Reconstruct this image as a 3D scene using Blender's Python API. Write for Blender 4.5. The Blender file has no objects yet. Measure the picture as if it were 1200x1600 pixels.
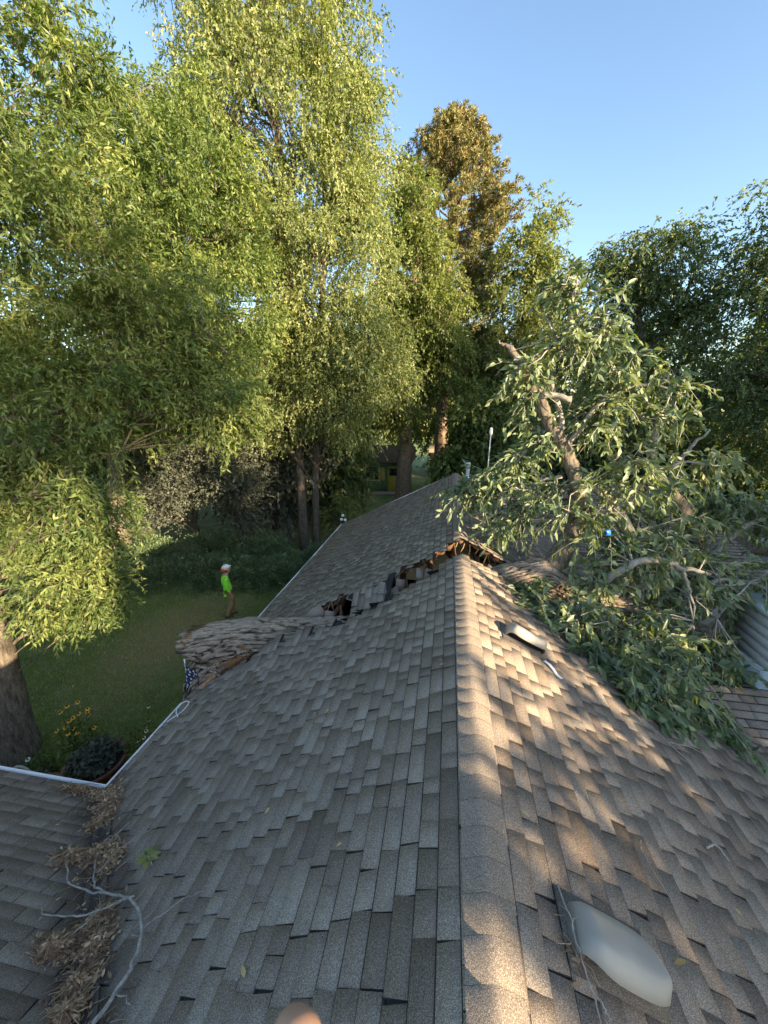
import bpy, bmesh, math, random
import numpy as np
from mathutils import Vector, Matrix, noise

RNG = np.random.default_rng(7)
random.seed(7)
scene = bpy.context.scene
COL = scene.collection

# ------------------------------------------------------------------ camera
YAW, PITCH = math.radians(9.4), math.radians(15.8)
CAM = np.array([-0.28, 0.0, 6.7])
cam_data = bpy.data.cameras.new("camera")
cam = bpy.data.objects.new("camera", cam_data)
COL.objects.link(cam)
cam.location = CAM
cam.rotation_euler = (math.pi / 2 - PITCH, 0, YAW)
cam_data.sensor_fit = 'VERTICAL'
cam_data.sensor_height = 24.0
cam_data.lens = 24.0 * 600 / 1600
cam_data.clip_start = 0.02
cam_data.clip_end = 2000
cam_data.dof.use_dof = True
cam_data.dof.focus_distance = 8.0
cam_data.dof.aperture_fstop = 9.0
scene.camera = cam

# ------------------------------------------------------------------ sky and sun
SUN_DIR = Vector((1.0, -0.70, 0.30)).normalized()          # towards the sun
EL = math.asin(SUN_DIR.z)
AZ = math.atan2(SUN_DIR.x, SUN_DIR.y)
world = bpy.data.worlds.new("World")
scene.world = world
world.use_nodes = True
wn = world.node_tree
bg = wn.nodes["Background"]
sky = wn.nodes.new("ShaderNodeTexSky")
sky.sky_type = 'NISHITA'
sky.sun_disc = False
sky.sun_elevation = EL
sky.sun_rotation = AZ
sky.air_density = 1.0
sky.dust_density = 1.0
sky.ozone_density = 3.0
wn.links.new(sky.outputs[0], bg.inputs[0])
bg.inputs[1].default_value = 0.15

sun_data = bpy.data.lights.new("sun", 'SUN')
sun_data.energy = 5.0
sun_data.angle = math.radians(0.5)
sun_data.color = (1.0, 0.83, 0.60)
sun = bpy.data.objects.new("sun", sun_data)
COL.objects.link(sun)
sun.rotation_euler = (-SUN_DIR).to_track_quat('-Z', 'Y').to_euler()

scene.view_settings.view_transform = 'Standard'
scene.view_settings.look = 'None'
scene.view_settings.gamma = 1.0
scene.view_settings.exposure = 1.74
scene.view_settings.use_white_balance = True      # camera white balance set for open shade
scene.view_settings.white_balance_temperature = 7400
scene.render.engine = 'CYCLES'
scene.cycles.max_bounces = 8
scene.cycles.diffuse_bounces = 5
scene.cycles.glossy_bounces = 2
scene.cycles.transmission_bounces = 4
scene.cycles.transparent_max_bounces = 4
scene.cycles.use_denoising = True

# ------------------------------------------------------------------ object helpers
def link(o, parent=None):
    COL.objects.link(o)
    if parent is not None:
        o.parent = parent
    return o

def tag(o, label=None, cat=None, group=None, kind=None):
    if label: o["label"] = label
    if cat: o["category"] = cat
    if group: o["group"] = group
    if kind: o["kind"] = kind
    return o

ORG = {}
def thing(name, loc, label, cat, group=None):
    o = bpy.data.objects.new(name, None)
    o.location = loc
    o.empty_display_size = 0.2
    link(o)
    ORG[o] = np.array(loc, float)
    return tag(o, label, cat, group)

def mesh_np(name, V, quads=None, tris=None, tint=None, smooth=False):
    """fast mesh from numpy arrays; tint = one value per face (quads first)"""
    me = bpy.data.meshes.new(name)
    V = np.ascontiguousarray(V, np.float32)
    nq = 0 if quads is None else len(quads)
    nt = 0 if tris is None else len(tris)
    loops = []
    if nq: loops.append(np.asarray(quads, np.int32).ravel())
    if nt: loops.append(np.asarray(tris, np.int32).ravel())
    loops = np.concatenate(loops)
    me.vertices.add(len(V)); me.vertices.foreach_set("co", V.ravel())
    me.loops.add(len(loops)); me.loops.foreach_set("vertex_index", loops)
    me.polygons.add(nq + nt)
    st = np.concatenate([np.arange(nq) * 4, nq * 4 + np.arange(nt) * 3]).astype(np.int32)
    me.polygons.foreach_set("loop_start", st)
    if smooth:
        me.polygons.foreach_set("use_smooth", np.ones(nq + nt, bool))
    me.update(calc_edges=True)
    if tint is not None:
        a = me.attributes.new("tint", 'FLOAT', 'FACE')
        a.data.foreach_set("value", np.asarray(tint, np.float32))
    return me

def obj(name, me, mat, parent=None, label=None):
    o = bpy.data.objects.new(name, me)
    if me.materials: pass
    else: me.materials.append(mat)
    link(o, parent)
    if label: o["label"] = label
    return o

def top_of(parent):
    p = np.zeros(3)
    while parent is not None:
        p = p + ORG.get(parent, 0)
        parent = parent.parent
    return p

def build(name, geo, mat, parent=None, smooth=False, label=None):
    """geo: Geo in world coordinates; stored relative to the parent's base"""
    V, Q, T, ti = geo.arrays()
    me = mesh_np(name, V - top_of(parent), Q, T, ti, smooth)
    return obj(name, me, mat, parent, label)

class Geo:
    def __init__(s):
        s.v = []; s.q = []; s.t = []; s.qt = []; s.tt = []; s.n = 0
    def add(s, V, Q=None, T=None, tint=0.5):
        V = np.asarray(V, float).reshape(-1, 3)
        if Q is not None and len(Q):
            Q = np.asarray(Q, int).reshape(-1, 4); s.q.append(Q + s.n)
            s.qt.append(np.broadcast_to(np.asarray(tint, float), (len(Q),)) if np.ndim(tint) < 2 else tint)
        if T is not None and len(T):
            T = np.asarray(T, int).reshape(-1, 3); s.t.append(T + s.n)
            s.tt.append(np.broadcast_to(np.asarray(tint, float), (len(T),)))
        s.v.append(V); s.n += len(V)
        return s
    def arrays(s):
        V = np.concatenate(s.v)
        Q = np.concatenate(s.q) if s.q else None
        T = np.concatenate(s.t) if s.t else None
        ti = np.concatenate((s.qt if s.q else []) + (s.tt if s.t else []))
        return V, Q, T, ti
    # --- shapes
    def box(s, c, size, R=None, tint=0.5):
        h = np.array(size) / 2
        V = np.array([[x, y, z] for x in (-1, 1) for y in (-1, 1) for z in (-1, 1)]) * h
        if R is not None: V = V @ np.array(R).T
        return s.add(V + np.array(c), [(0, 1, 3, 2), (4, 6, 7, 5), (0, 4, 5, 1), (2, 3, 7, 6), (0, 2, 6, 4), (1, 5, 7, 3)], tint=tint)
    def tube(s, P, rad, sides=6, tint=0.5, cap=True):
        P = np.asarray(P, float); n = len(P)
        rad = np.broadcast_to(np.asarray(rad, float), (n,))
        T = np.gradient(P, axis=0); T /= np.linalg.norm(T, axis=1)[:, None] + 1e-9
        a = np.array([0, 0, 1.0]) if abs(T[0][2]) < .9 else np.array([1.0, 0, 0])
        u = np.cross(T[0], a); u /= np.linalg.norm(u)
        rings = []
        ang = np.arange(sides) * 2 * math.pi / sides
        for i in range(n):
            u = u - T[i] * (u @ T[i]); u /= np.linalg.norm(u) + 1e-9
            w = np.cross(T[i], u)
            rings.append(P[i] + rad[i] * (np.cos(ang)[:, None] * u + np.sin(ang)[:, None] * w))
        V = np.concatenate(rings)
        k = np.arange(sides); k2 = (k + 1) % sides
        Q = np.concatenate([np.stack([i * sides + k, i * sides + k2, (i + 1) * sides + k2, (i + 1) * sides + k], 1) for i in range(n - 1)])
        Tn = []
        if cap:
            V = np.concatenate([V, P[:1], P[-1:]])
            a0, a1 = n * sides, n * sides + 1
            Tn = [(a0, k2[j], k[j]) for j in range(sides)] + [(a1, (n - 1) * sides + k[j], (n - 1) * sides + k2[j]) for j in range(sides)]
        return s.add(V, Q, Tn, tint=tint)
    def lathe(s, prof, c, sides=16, tint=0.5, M=None):
        prof = np.asarray(prof, float)
        ang = np.arange(sides) * 2 * math.pi / sides
        V = np.concatenate([np.stack([r * np.cos(ang), r * np.sin(ang), np.full(sides, z)], 1) for r, z in prof])
        if M is not None: V = V @ np.array(M).T
        k = np.arange(sides); k2 = (k + 1) % sides
        Q = np.concatenate([np.stack([i * sides + k, i * sides + k2, (i + 1) * sides + k2, (i + 1) * sides + k], 1) for i in range(len(prof) - 1)])
        return s.add(V + np.array(c), Q, tint=tint)

# ------------------------------------------------------------------ materials
def new_mat(name):
    m = bpy.data.materials.new(name); m.use_nodes = True
    nt = m.node_tree
    return m, nt, nt.nodes["Principled BSDF"]

def N(nt, typ, **kw):
    n = nt.nodes.new(typ)
    for k, v in kw.items(): setattr(n, k, v)
    return n

def ramp(nt, fac, stops):
    r = N(nt, "ShaderNodeValToRGB")
    e = r.color_ramp.elements
    while len(e) < len(stops): e.new(0.5)
    for el, (p, c) in zip(e, stops):
        el.position = p; el.color = (*c, 1)
    nt.links.new(fac, r.inputs[0])
    return r.outputs[0]

def noise_tex(nt, scale, detail=2, vec=None, rough=0.5):
    n = N(nt, "ShaderNodeTexNoise")
    n.inputs["Scale"].default_value = scale; n.inputs["Detail"].default_value = detail
    n.inputs["Roughness"].default_value = rough
    if vec is not None: nt.links.new(vec, n.inputs["Vector"])
    return n.outputs["Fac"]

def pos(nt, scale=(1, 1, 1)):
    g = N(nt, "ShaderNodeNewGeometry")
    m = N(nt, "ShaderNodeMapping"); m.inputs["Scale"].default_value = scale
    nt.links.new(g.outputs["Position"], m.inputs[0])
    return m.outputs[0]

def mixc(nt, a, b, fac, mode='MIX'):
    m = N(nt, "ShaderNodeMix", data_type='RGBA', blend_type=mode)
    for s, v in ((m.inputs[0], fac), (m.inputs[6], a), (m.inputs[7], b)):
        if isinstance(v, (int, float)): s.default_value = v
        elif isinstance(v, tuple): s.default_value = (*v, 1) if len(v) == 3 else v
        else: nt.links.new(v, s)
    return m.outputs[2]

def math_n(nt, op, a, b=0.0, clamp=False):
    m = N(nt, "ShaderNodeMath", operation=op, use_clamp=clamp)
    for s, v in ((m.inputs[0], a), (m.inputs[1], b)):
        if isinstance(v, (int, float)): s.default_value = v
        else: nt.links.new(v, s)
    return m.outputs[0]

def bump(nt, h, bsdf, strength=0.5, dist=0.01):
    b = N(nt, "ShaderNodeBump")
    b.inputs["Strength"].default_value = strength; b.inputs["Distance"].default_value = dist
    nt.links.new(h, b.inputs["Height"]); nt.links.new(b.outputs[0], bsdf.inputs["Normal"])

def attr(nt, name="tint"):
    a = N(nt, "ShaderNodeAttribute"); a.attribute_name = name
    return a.outputs["Fac"]

def plain(name, c, rough=0.6, var=0.15, scale=8, metallic=0.0, bmp=0.0):
    m, nt, b = new_mat(name)
    f = noise_tex(nt, scale, 4, pos(nt))
    lo = tuple(x * (1 - var) for x in c); hi = tuple(min(1, x * (1 + var)) for x in c)
    nt.links.new(ramp(nt, f, [(0.3, lo), (0.7, hi)]), b.inputs["Base Color"])
    b.inputs["Roughness"].default_value = rough; b.inputs["Metallic"].default_value = metallic
    if bmp: bump(nt, noise_tex(nt, scale * 6, 3, pos(nt)), b, bmp, 0.004)
    return m

def shingle_mat(name, stops, grime=0.35):
    m, nt, b = new_mat(name)
    t = attr(nt)
    p = pos(nt)
    base = ramp(nt, t, stops)
    g = noise_tex(nt, 260, 2, p, 0.7)
    g2 = noise_tex(nt, 90, 2, p, 0.6)
    gc = ramp(nt, g, [(0.30, (0.30, 0.30, 0.30)), (0.5, (0.9, 0.89, 0.88)), (0.66, (2.3, 2.28, 2.2))])
    c = mixc(nt, base, gc, 0.85, 'MULTIPLY')
    c = mixc(nt, c, ramp(nt, g2, [(0.3, (0.75, 0.75, 0.75)), (0.7, (1.2, 1.2, 1.2))]), 0.6, 'MULTIPLY')
    big = noise_tex(nt, 1.3, 4, p, 0.6)
    c = mixc(nt, c, ramp(nt, big, [(0.35, (0.70, 0.69, 0.70)), (0.62, (1.1, 1.1, 1.09))]), grime, 'MULTIPLY')
    # dirt washed down along the left valley
    sp = N(nt, "ShaderNodeSeparateXYZ"); nt.links.new(p, sp.inputs[0])
    dv = math_n(nt, 'ABSOLUTE', math_n(nt, 'ADD', math_n(nt, 'ADD', sp.outputs[0], sp.outputs[1]), 1.15))
    dv = math_n(nt, 'ADD', dv, math_n(nt, 'MULTIPLY', math_n(nt, 'SUBTRACT', noise_tex(nt, 3.0, 4, p, .6), .5), .55))
    st = math_n(nt, 'MULTIPLY', math_n(nt, 'SUBTRACT', 1.0, math_n(nt, 'MULTIPLY', dv, 2.3), True), math_n(nt, 'LESS_THAN', sp.outputs[0], -.8))
    c = mixc(nt, c, (0.032, 0.029, 0.028), math_n(nt, 'MULTIPLY', st, .9))
    nt.links.new(c, b.inputs["Base Color"])
    b.inputs["Roughness"].default_value = 0.92
    b.inputs["Specular IOR Level"].default_value = 0.25
    bump(nt, g, b, 0.55, 0.004)
    return m

def leaf_mat(name, dark, mid, light, trans=0.35, rough=0.5, tcol=None, spec=0.35):
    m, nt, b = new_mat(name)
    t = attr(nt)
    c = ramp(nt, t, [(0.0, dark), (0.5, mid), (1.0, light)])
    nt.links.new(c, b.inputs["Base Color"])
    b.inputs["Roughness"].default_value = rough
    b.inputs["Specular IOR Level"].default_value = spec
    tr = N(nt, "ShaderNodeBsdfTranslucent")
    tc = mixc(nt, c, tcol or (1.6, 1.7, 0.6), 1.0, 'MULTIPLY')
    nt.links.new(tc, tr.inputs[0])
    mx = N(nt, "ShaderNodeMixShader"); mx.inputs[0].default_value = trans
    out = nt.nodes["Material Output"]
    nt.links.new(b.outputs[0], mx.inputs[1]); nt.links.new(tr.outputs[0], mx.inputs[2])
    nt.links.new(mx.outputs[0], out.inputs[0])
    return m

def bark_mat(name, dark, light, scale=(6, 6, 1.6), bs=0.8, amp=14):
    m, nt, b = new_mat(name)
    p = pos(nt, scale)
    n1 = noise_tex(nt, 3.0, 6, p, 0.65)
    n2 = noise_tex(nt, amp, 4, p, 0.6)
    c = ramp(nt, n1, [(0.32, dark), (0.62, light)])
    c = mixc(nt, c, ramp(nt, n2, [(0.3, (0.55, 0.52, 0.5)), (0.65, (1.15, 1.15, 1.15))]), 0.8, 'MULTIPLY')
    nt.links.new(c, b.inputs["Base Color"]); b.inputs["Roughness"].default_value = 0.9
    bump(nt, n2, b, bs, 0.03)
    return m

M = {}
M['shingle'] = shingle_mat("asphalt_shingle", [(0.0, (0.055, 0.043, 0.034)), (0.3, (0.205, 0.162, 0.130)), (0.6, (0.262, 0.216, 0.178)), (1.0, (0.322, 0.276, 0.23))])
M['cap'] = shingle_mat("ridge_shingle", [(0.0, (0.06, 0.050, 0.042)), (1.0, (0.325, 0.272, 0.222))])
M['felt'] = plain("roof_felt", (0.02, 0.02, 0.022), 0.95, 0.3, 20)
M['flash'] = shingle_mat("valley_shingle", [(0.0, (0.045, 0.045, 0.05)), (1.0, (0.10, 0.10, 0.105))], 0.9)
M['white'] = plain("white_paint", (0.78, 0.79, 0.80), 0.45, 0.06, 5)
M['siding'] = plain("siding_paint", (0.44, 0.43, 0.41), 0.6, 0.08, 3)
M['wall'] = plain("house_wall", (0.50, 0.47, 0.42), 0.8, 0.08, 3)
M['vent'] = plain("vent_plastic", (0.42, 0.375, 0.31), 0.62, 0.07, 6)
M['pipe'] = plain("vent_metal", (0.50, 0.56, 0.57), 0.45, 0.1, 6)
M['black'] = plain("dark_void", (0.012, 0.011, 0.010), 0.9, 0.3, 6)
def furrow_mat():
    m, nt, b = new_mat("furrowed_bark")
    f = attr(nt)
    c = ramp(nt, f, [(0.06, (0.024, 0.017, 0.012)), (0.26, (0.15, 0.112, 0.08)), (0.68, (0.35, 0.28, 0.21))])
    n2 = noise_tex(nt, 22, 5, pos(nt, (.5, 1.2, 1.2)), .65)
    c = mixc(nt, c, ramp(nt, n2, [(0.3, (0.5, 0.48, 0.46)), (0.68, (1.25, 1.25, 1.25))]), 0.8, 'MULTIPLY')
    nt.links.new(c, b.inputs["Base Color"]); b.inputs["Roughness"].default_value = 0.95
    bump(nt, n2, b, .8, .03)
    return m
M['bark_fallen'] = furrow_mat()
M['bark'] = bark_mat("tree_bark", (0.06, 0.048, 0.038), (0.27, 0.225, 0.175))
M['bark_pale'] = bark_mat("pale_limb_bark", (0.20, 0.18, 0.155), (0.44, 0.41, 0.36), (5, 5, 5), 0.4, 20)
M['bark_dark'] = bark_mat("dark_bark", (0.035, 0.03, 0.027), (0.13, 0.11, 0.09))
M['bark_pine'] = bark_mat("pine_bark", (0.10, 0.065, 0.045), (0.34, 0.24, 0.17))
M['twig'] = plain("grey_twig", (0.36, 0.33, 0.29), 0.8, 0.3, 30)
M['shoot'] = plain("green_shoot", (0.16, 0.145, 0.085), 0.8, 0.3, 30)

def wood_mat(name, a, b_, scale=(3, 40, 40)):
    m, nt, b = new_mat(name)
    n1 = noise_tex(nt, 1.0, 5, pos(nt, scale), 0.7)
    nt.links.new(ramp(nt, n1, [(0.3, a), (0.7, b_)]), b.inputs["Base Color"])
    b.inputs["Roughness"].default_value = 0.8
    bump(nt, n1, b, 0.7, 0.02)
    return m
M['rot'] = wood_mat("rotten_heartwood", (0.05, 0.022, 0.010), (0.30, 0.15, 0.06), (5, 14, 14))
M['sheath'] = wood_mat("sheathing_wood", (0.05, 0.022, 0.011), (0.19, 0.092, 0.040), (12, 12, 40))
M['plank'] = wood_mat("splintered_wood", (0.30, 0.10, 0.035), (0.62, 0.30, 0.13), (30, 8, 30))
M['lumber'] = wood_mat("rafter_lumber", (0.14, 0.085, 0.045), (0.34, 0.22, 0.12), (10, 10, 10))

def lawn_mat():
    m, nt, b = new_mat("lawn_grass")
    p = pos(nt)
    f = noise_tex(nt, 1.6, 5, p, 0.6)
    fine = noise_tex(nt, 45, 3, p, 0.7)
    c = ramp(nt, f, [(0.35, (0.135, 0.185, 0.048)), (0.56, (0.20, 0.245, 0.07)), (0.70, (0.33, 0.28, 0.13))])
    # dry worn area with its own outline
    sp = N(nt, "ShaderNodeSeparateXYZ"); nt.links.new(p, sp.inputs[0])
    dx = math_n(nt, 'MULTIPLY', math_n(nt, 'ADD', sp.outputs[0], 8.1), 0.55)
    dy = math_n(nt, 'MULTIPLY', math_n(nt, 'SUBTRACT', sp.outputs[1], 9.0), 0.32)
    d = math_n(nt, 'ADD', math_n(nt, 'MULTIPLY', dx, dx), math_n(nt, 'MULTIPLY', dy, dy))
    d = math_n(nt, 'ADD', d, math_n(nt, 'MULTIPLY', math_n(nt, 'SUBTRACT', f, 0.5), 4.0))
    fac = math_n(nt, 'SUBTRACT', 1.0, d, True)
    c = mixc(nt, c, (0.38, 0.29, 0.15), math_n(nt, 'MULTIPLY', fac, 0.8))
    c = mixc(nt, c, ramp(nt, fine, [(0.3, (0.45, 0.45, 0.45)), (0.7, (1.35, 1.35, 1.3))]), 0.9, 'MULTIPLY')
    nt.links.new(c, b.inputs["Base Color"]); b.inputs["Roughness"].default_value = 0.9
    bump(nt, fine, b, 0.9, 0.05)
    return m
M['lawn'] = lawn_mat()

M['leaf_willow'] = leaf_mat("willow_leaf", (0.058, 0.10, 0.03), (0.135, 0.195, 0.06), (0.29, 0.325, 0.11))
M['leaf_tall'] = leaf_mat("tall_tree_leaf", (0.11, 0.145, 0.055), (0.215, 0.255, 0.105), (0.36, 0.365, 0.18))
M['leaf_green'] = leaf_mat("green_leaf", (0.07, 0.10, 0.03), (0.15, 0.19, 0.06), (0.28, 0.30, 0.11))
M['leaf_fallen'] = leaf_mat("fallen_tree_leaf", (0.07, 0.115, 0.055), (0.155, 0.215, 0.105), (0.33, 0.38, 0.20), 0.28, 0.42, (1.5, 1.5, 0.5), 0.5)
M['leaf_grey'] = leaf_mat("silvery_leaf", (0.06, 0.072, 0.052), (0.115, 0.128, 0.095), (0.20, 0.21, 0.16), 0.2, 0.55, (1.2, 1.2, 0.8))
M['leaf_dark'] = leaf_mat("dark_leaf", (0.04, 0.065, 0.026), (0.08, 0.12, 0.045), (0.16, 0.20, 0.07))
M['leaf_cotton'] = leaf_mat("cottonwood_leaf", (0.075, 0.11, 0.055), (0.145, 0.19, 0.09), (0.28, 0.305, 0.15))
M['leaf_fore'] = leaf_mat("airy_leaf", (0.08, 0.115, 0.04), (0.165, 0.20, 0.08), (0.29, 0.31, 0.13))
M['needle_pine'] = leaf_mat("pine_needle", (0.06, 0.09, 0.035), (0.15, 0.165, 0.065), (0.28, 0.23, 0.10), 0.1, 0.6)
M['needle_juniper'] = leaf_mat("juniper_needle", (0.06, 0.095, 0.045), (0.125, 0.19, 0.09), (0.24, 0.33, 0.16), 0.1, 0.6)
M['grass'] = leaf_mat("grass_blade", (0.125, 0.18, 0.05), (0.21, 0.265, 0.075), (0.44, 0.36, 0.18), 0.25, 0.6)
M['litter'] = leaf_mat("dry_litter", (0.16, 0.085, 0.05), (0.36, 0.225, 0.135), (0.62, 0.46, 0.28), 0.1, 0.8, (1, 1, 1), 0.2)
M['deadleaf'] = leaf_mat("dry_leaf", (0.22, 0.11, 0.04), (0.42, 0.27, 0.09), (0.60, 0.50, 0.22), 0.15, 0.7, (1, 1, 1), 0.2)

# ================================================================== ground
def ground():
    g = Geo()
    g.add([(-400, -400, 0), (400, -400, 0), (400, 400, 0), (-400, 400, 0)], [(0, 1, 2, 3)])
    o = build("lawn", g, M['lawn'])
    tag(o, "green lawn with dry patches", kind="structure")
    # grass blades where the lawn shows near the house
    n = 90000
    x = RNG.uniform(-15, -3.4, n); y = RNG.uniform(2.5, 13.5, n)
    P = np.stack([x, y, np.zeros(n)], 1)
    a = RNG.uniform(0, 6.28, n); w = RNG.uniform(.006, .014, n); h = RNG.uniform(.03, .085, n)
    d = np.stack([np.cos(a), np.sin(a), np.zeros(n)], 1)
    lean = RNG.normal(0, .03, (n, 3)); lean[:, 2] = 0
    V = np.stack([P - d * w[:, None], P + d * w[:, None], P + lean + np.stack([0 * h, 0 * h, h], 1)], 1).reshape(-1, 3)
    dry = np.exp(-(((x + 8.1) * .55) ** 2 + ((y - 9) * .32) ** 2))
    ti = np.clip(RNG.normal(.35, .2, n) + .55 * dry, 0, 1)
    me = mesh_np("grass_blades", V, None, np.arange(3 * n).reshape(-1, 3), ti)
    tag(obj("grass_blades", me, M['grass']), "short mown grass of the back lawn", "grass", kind="stuff")
    # fallen leaves scattered over the grass
    n = 160
    x = RNG.uniform(-13, -4.2, n); y = RNG.uniform(3.2, 12.5, n)
    g = Geo()
    for i in range(n):
        leafgeo(g, (x[i], y[i], .075), RNG.normal(0, 1, 3) * (1, 1, .15), RNG.uniform(.05, .10), .03, RNG.uniform(.4, 1))
    tag(build("lawn_litter", g, M['deadleaf']), "pale dry leaves scattered on the lawn", "leaves", kind="stuff")

def unit(v):
    v = np.asarray(v, float)
    return v / (np.linalg.norm(v, axis=-1, keepdims=True) + 1e-9)

def leafgeo(g, p, d, L, W, tint):
    """one six-point leaf"""
    d = unit(d); up = unit(RNG.normal(0, 1, 3) * .5 + (0, 0, 1))
    s = unit(np.cross(d, up)); nrm = np.cross(s, d); p = np.asarray(p, float)
    V = [p, p + d * L * .35 + s * W * .5 + nrm * W * .12, p + d * L * .7 + s * W * .38 + nrm * W * .05, p + d * L - nrm * L * .08,
         p + d * L * .7 - s * W * .38 + nrm * W * .05, p + d * L * .35 - s * W * .5 + nrm * W * .12, p + d * L * .36, p + d * L * .7]
    g.add(V, [(6, 7, 2, 1), (6, 5, 4, 7)], [(0, 6, 1), (0, 5, 6), (7, 3, 2), (7, 4, 3)], tint=tint)

# ================================================================== leaves and trees
def leaves_mesh(P, D, L, W, tint, hi=False, up=(0, 0, 1), upr=.9):
    """many leaves as numpy arrays. lo = folded rhombus (1 quad), hi = 6-point leaf (2 quads)"""
    n = len(P)
    D = unit(D)
    S = unit(np.cross(D, unit(RNG.normal(0, upr, (n, 3)) + up)))
    Nn = np.cross(S, D)
    L = np.broadcast_to(L, (n,))[:, None]; W = np.broadcast_to(W, (n,))[:, None]
    if not hi:
        V = np.stack([P, P + D * L * .45 + S * W * .5 + Nn * W * .15, P + D * L - Nn * L * .1, P + D * L * .45 - S * W * .5 + Nn * W * .15], 1)
        Q = np.arange(4 * n).reshape(-1, 4)
        return V.reshape(-1, 3), Q, tint
    cv = RNG.uniform(.02, .22, (n, 1))
    V = np.stack([P, P + D * L * .33 + S * W * .5 + Nn * W * .16, P + D * L * .70 + S * W * .36 + Nn * (W * .10 - L * cv * .4),
                  P + D * L - Nn * L * cv,
                  P + D * L * .70 - S * W * .36 + Nn * (W * .10 - L * cv * .4), P + D * L * .33 - S * W * .5 + Nn * W * .16], 1)
    b = np.arange(n)[:, None] * 6
    Q = np.concatenate([b + np.array([0, 1, 2, 3]), b + np.array([0, 3, 4, 5])])
    return V.reshape(-1, 3), Q, np.concatenate([tint, tint])

def rand_ball(n):
    v = unit(RNG.normal(0, 1, (n, 3)))
    return v * (RNG.uniform(0, 1, (n, 1)) ** (1 / 3))

def spray_leaves(C, R, cl_t, twigs, tw_len, nl, droop, axis, L, W, spread=.8, out=.5, curve=.5, wind=(0, 0, 0)):
    """twigs around cluster centres, leaves along the twigs. returns leaf arrays and twig end points"""
    k = np.repeat(np.arange(len(C)), twigs)
    n = len(k)
    off = rand_ball(n)
    st = C[k] + off * R[k][:, None] * np.array([1, 1, .8])
    ax = np.asarray(axis, float)
    outd = C[k] - ax; outd[:, 2] *= .25; outd = unit(outd)
    d = unit(RNG.normal(0, 1, (n, 3)) * .55 + off * .6 + outd * out + np.array([0, 0, -droop]) + np.asarray(wind))
    ln = tw_len * RNG.uniform(.55, 1.35, n)
    t = (np.arange(nl) + RNG.uniform(0, 1, (n, nl))) / nl
    sag = np.array([0, 0, -1.0]) * curve
    P = st[:, None, :] + d[:, None, :] * (ln[:, None] * t)[:, :, None] + sag * (ln[:, None] * t ** 2)[:, :, None]
    dd = d[:, None, :] + sag * 2 * t[:, :, None]
    LD = unit(dd) * .75 + RNG.normal(0, 1, (n, nl, 3)) * spread * .6 + np.array([0, 0, -droop * .5])
    ti = np.clip((cl_t[k] + RNG.normal(0, .10, n))[:, None] + RNG.normal(0, .13, (n, nl)), 0, 1)
    Ls = L * RNG.uniform(.7, 1.25, (n, nl)); Ws = W * RNG.uniform(.75, 1.25, (n, nl))
    end = st + d * ln[:, None] + sag * ln[:, None]
    mid = st + d * ln[:, None] * .5 + sag * ln[:, None] * .25
    return P.reshape(-1, 3), LD.reshape(-1, 3), Ls.ravel(), Ws.ravel(), ti.ravel(), st, mid, end

def blob_points(blobs, n, shell=.55):
    w = np.array([b[2] if len(b) > 2 else b[1][0] * b[1][1] * b[1][2] for b in blobs], float) ** .8
    cnt = RNG.multinomial(n, w / w.sum())
    out = []
    for b, c in zip(blobs, cnt):
        v = unit(RNG.normal(0, 1, (c, 3)))
        r = shell + (1 - shell) * RNG.uniform(0, 1, (c, 1)) ** .6
        r *= 1 + RNG.normal(0, .10, (c, 1))
        out.append(np.array(b[0]) + v * r * np.array(b[1]))
    return np.concatenate(out)

def bez(p0, p1, p2, n):
    t = np.linspace(0, 1, n)[:, None]
    return (1 - t) ** 2 * p0 + 2 * t * (1 - t) * p1 + t ** 2 * p2

def tri_twigs(g, A, B, Cc, r0, r1, tint=.5):
    """three-sided twigs from A over B to C, vectorised"""
    n = len(A)
    d = unit(Cc - A)
    s = unit(np.cross(d, RNG.normal(0, 1, (n, 3)))); w = np.cross(d, s)
    rings = []
    for P, r in ((A, r0), (B, (r0 + r1) / 2), (Cc, r1)):
        for j in range(3):
            a = j * 2.0944
            rings.append(P + r * (math.cos(a) * s + math.sin(a) * w))
    V = np.stack(rings, 1).reshape(-1, 3)
    b = np.arange(n)[:, None] * 9
    q = [(i * 3 + j, i * 3 + (j + 1) % 3, (i + 1) * 3 + (j + 1) % 3, (i + 1) * 3 + j) for i in range(2) for j in range(3)]
    Q = np.concatenate([b + np.array(x) for x in q])
    g.add(V, Q, tint=tint)

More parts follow.
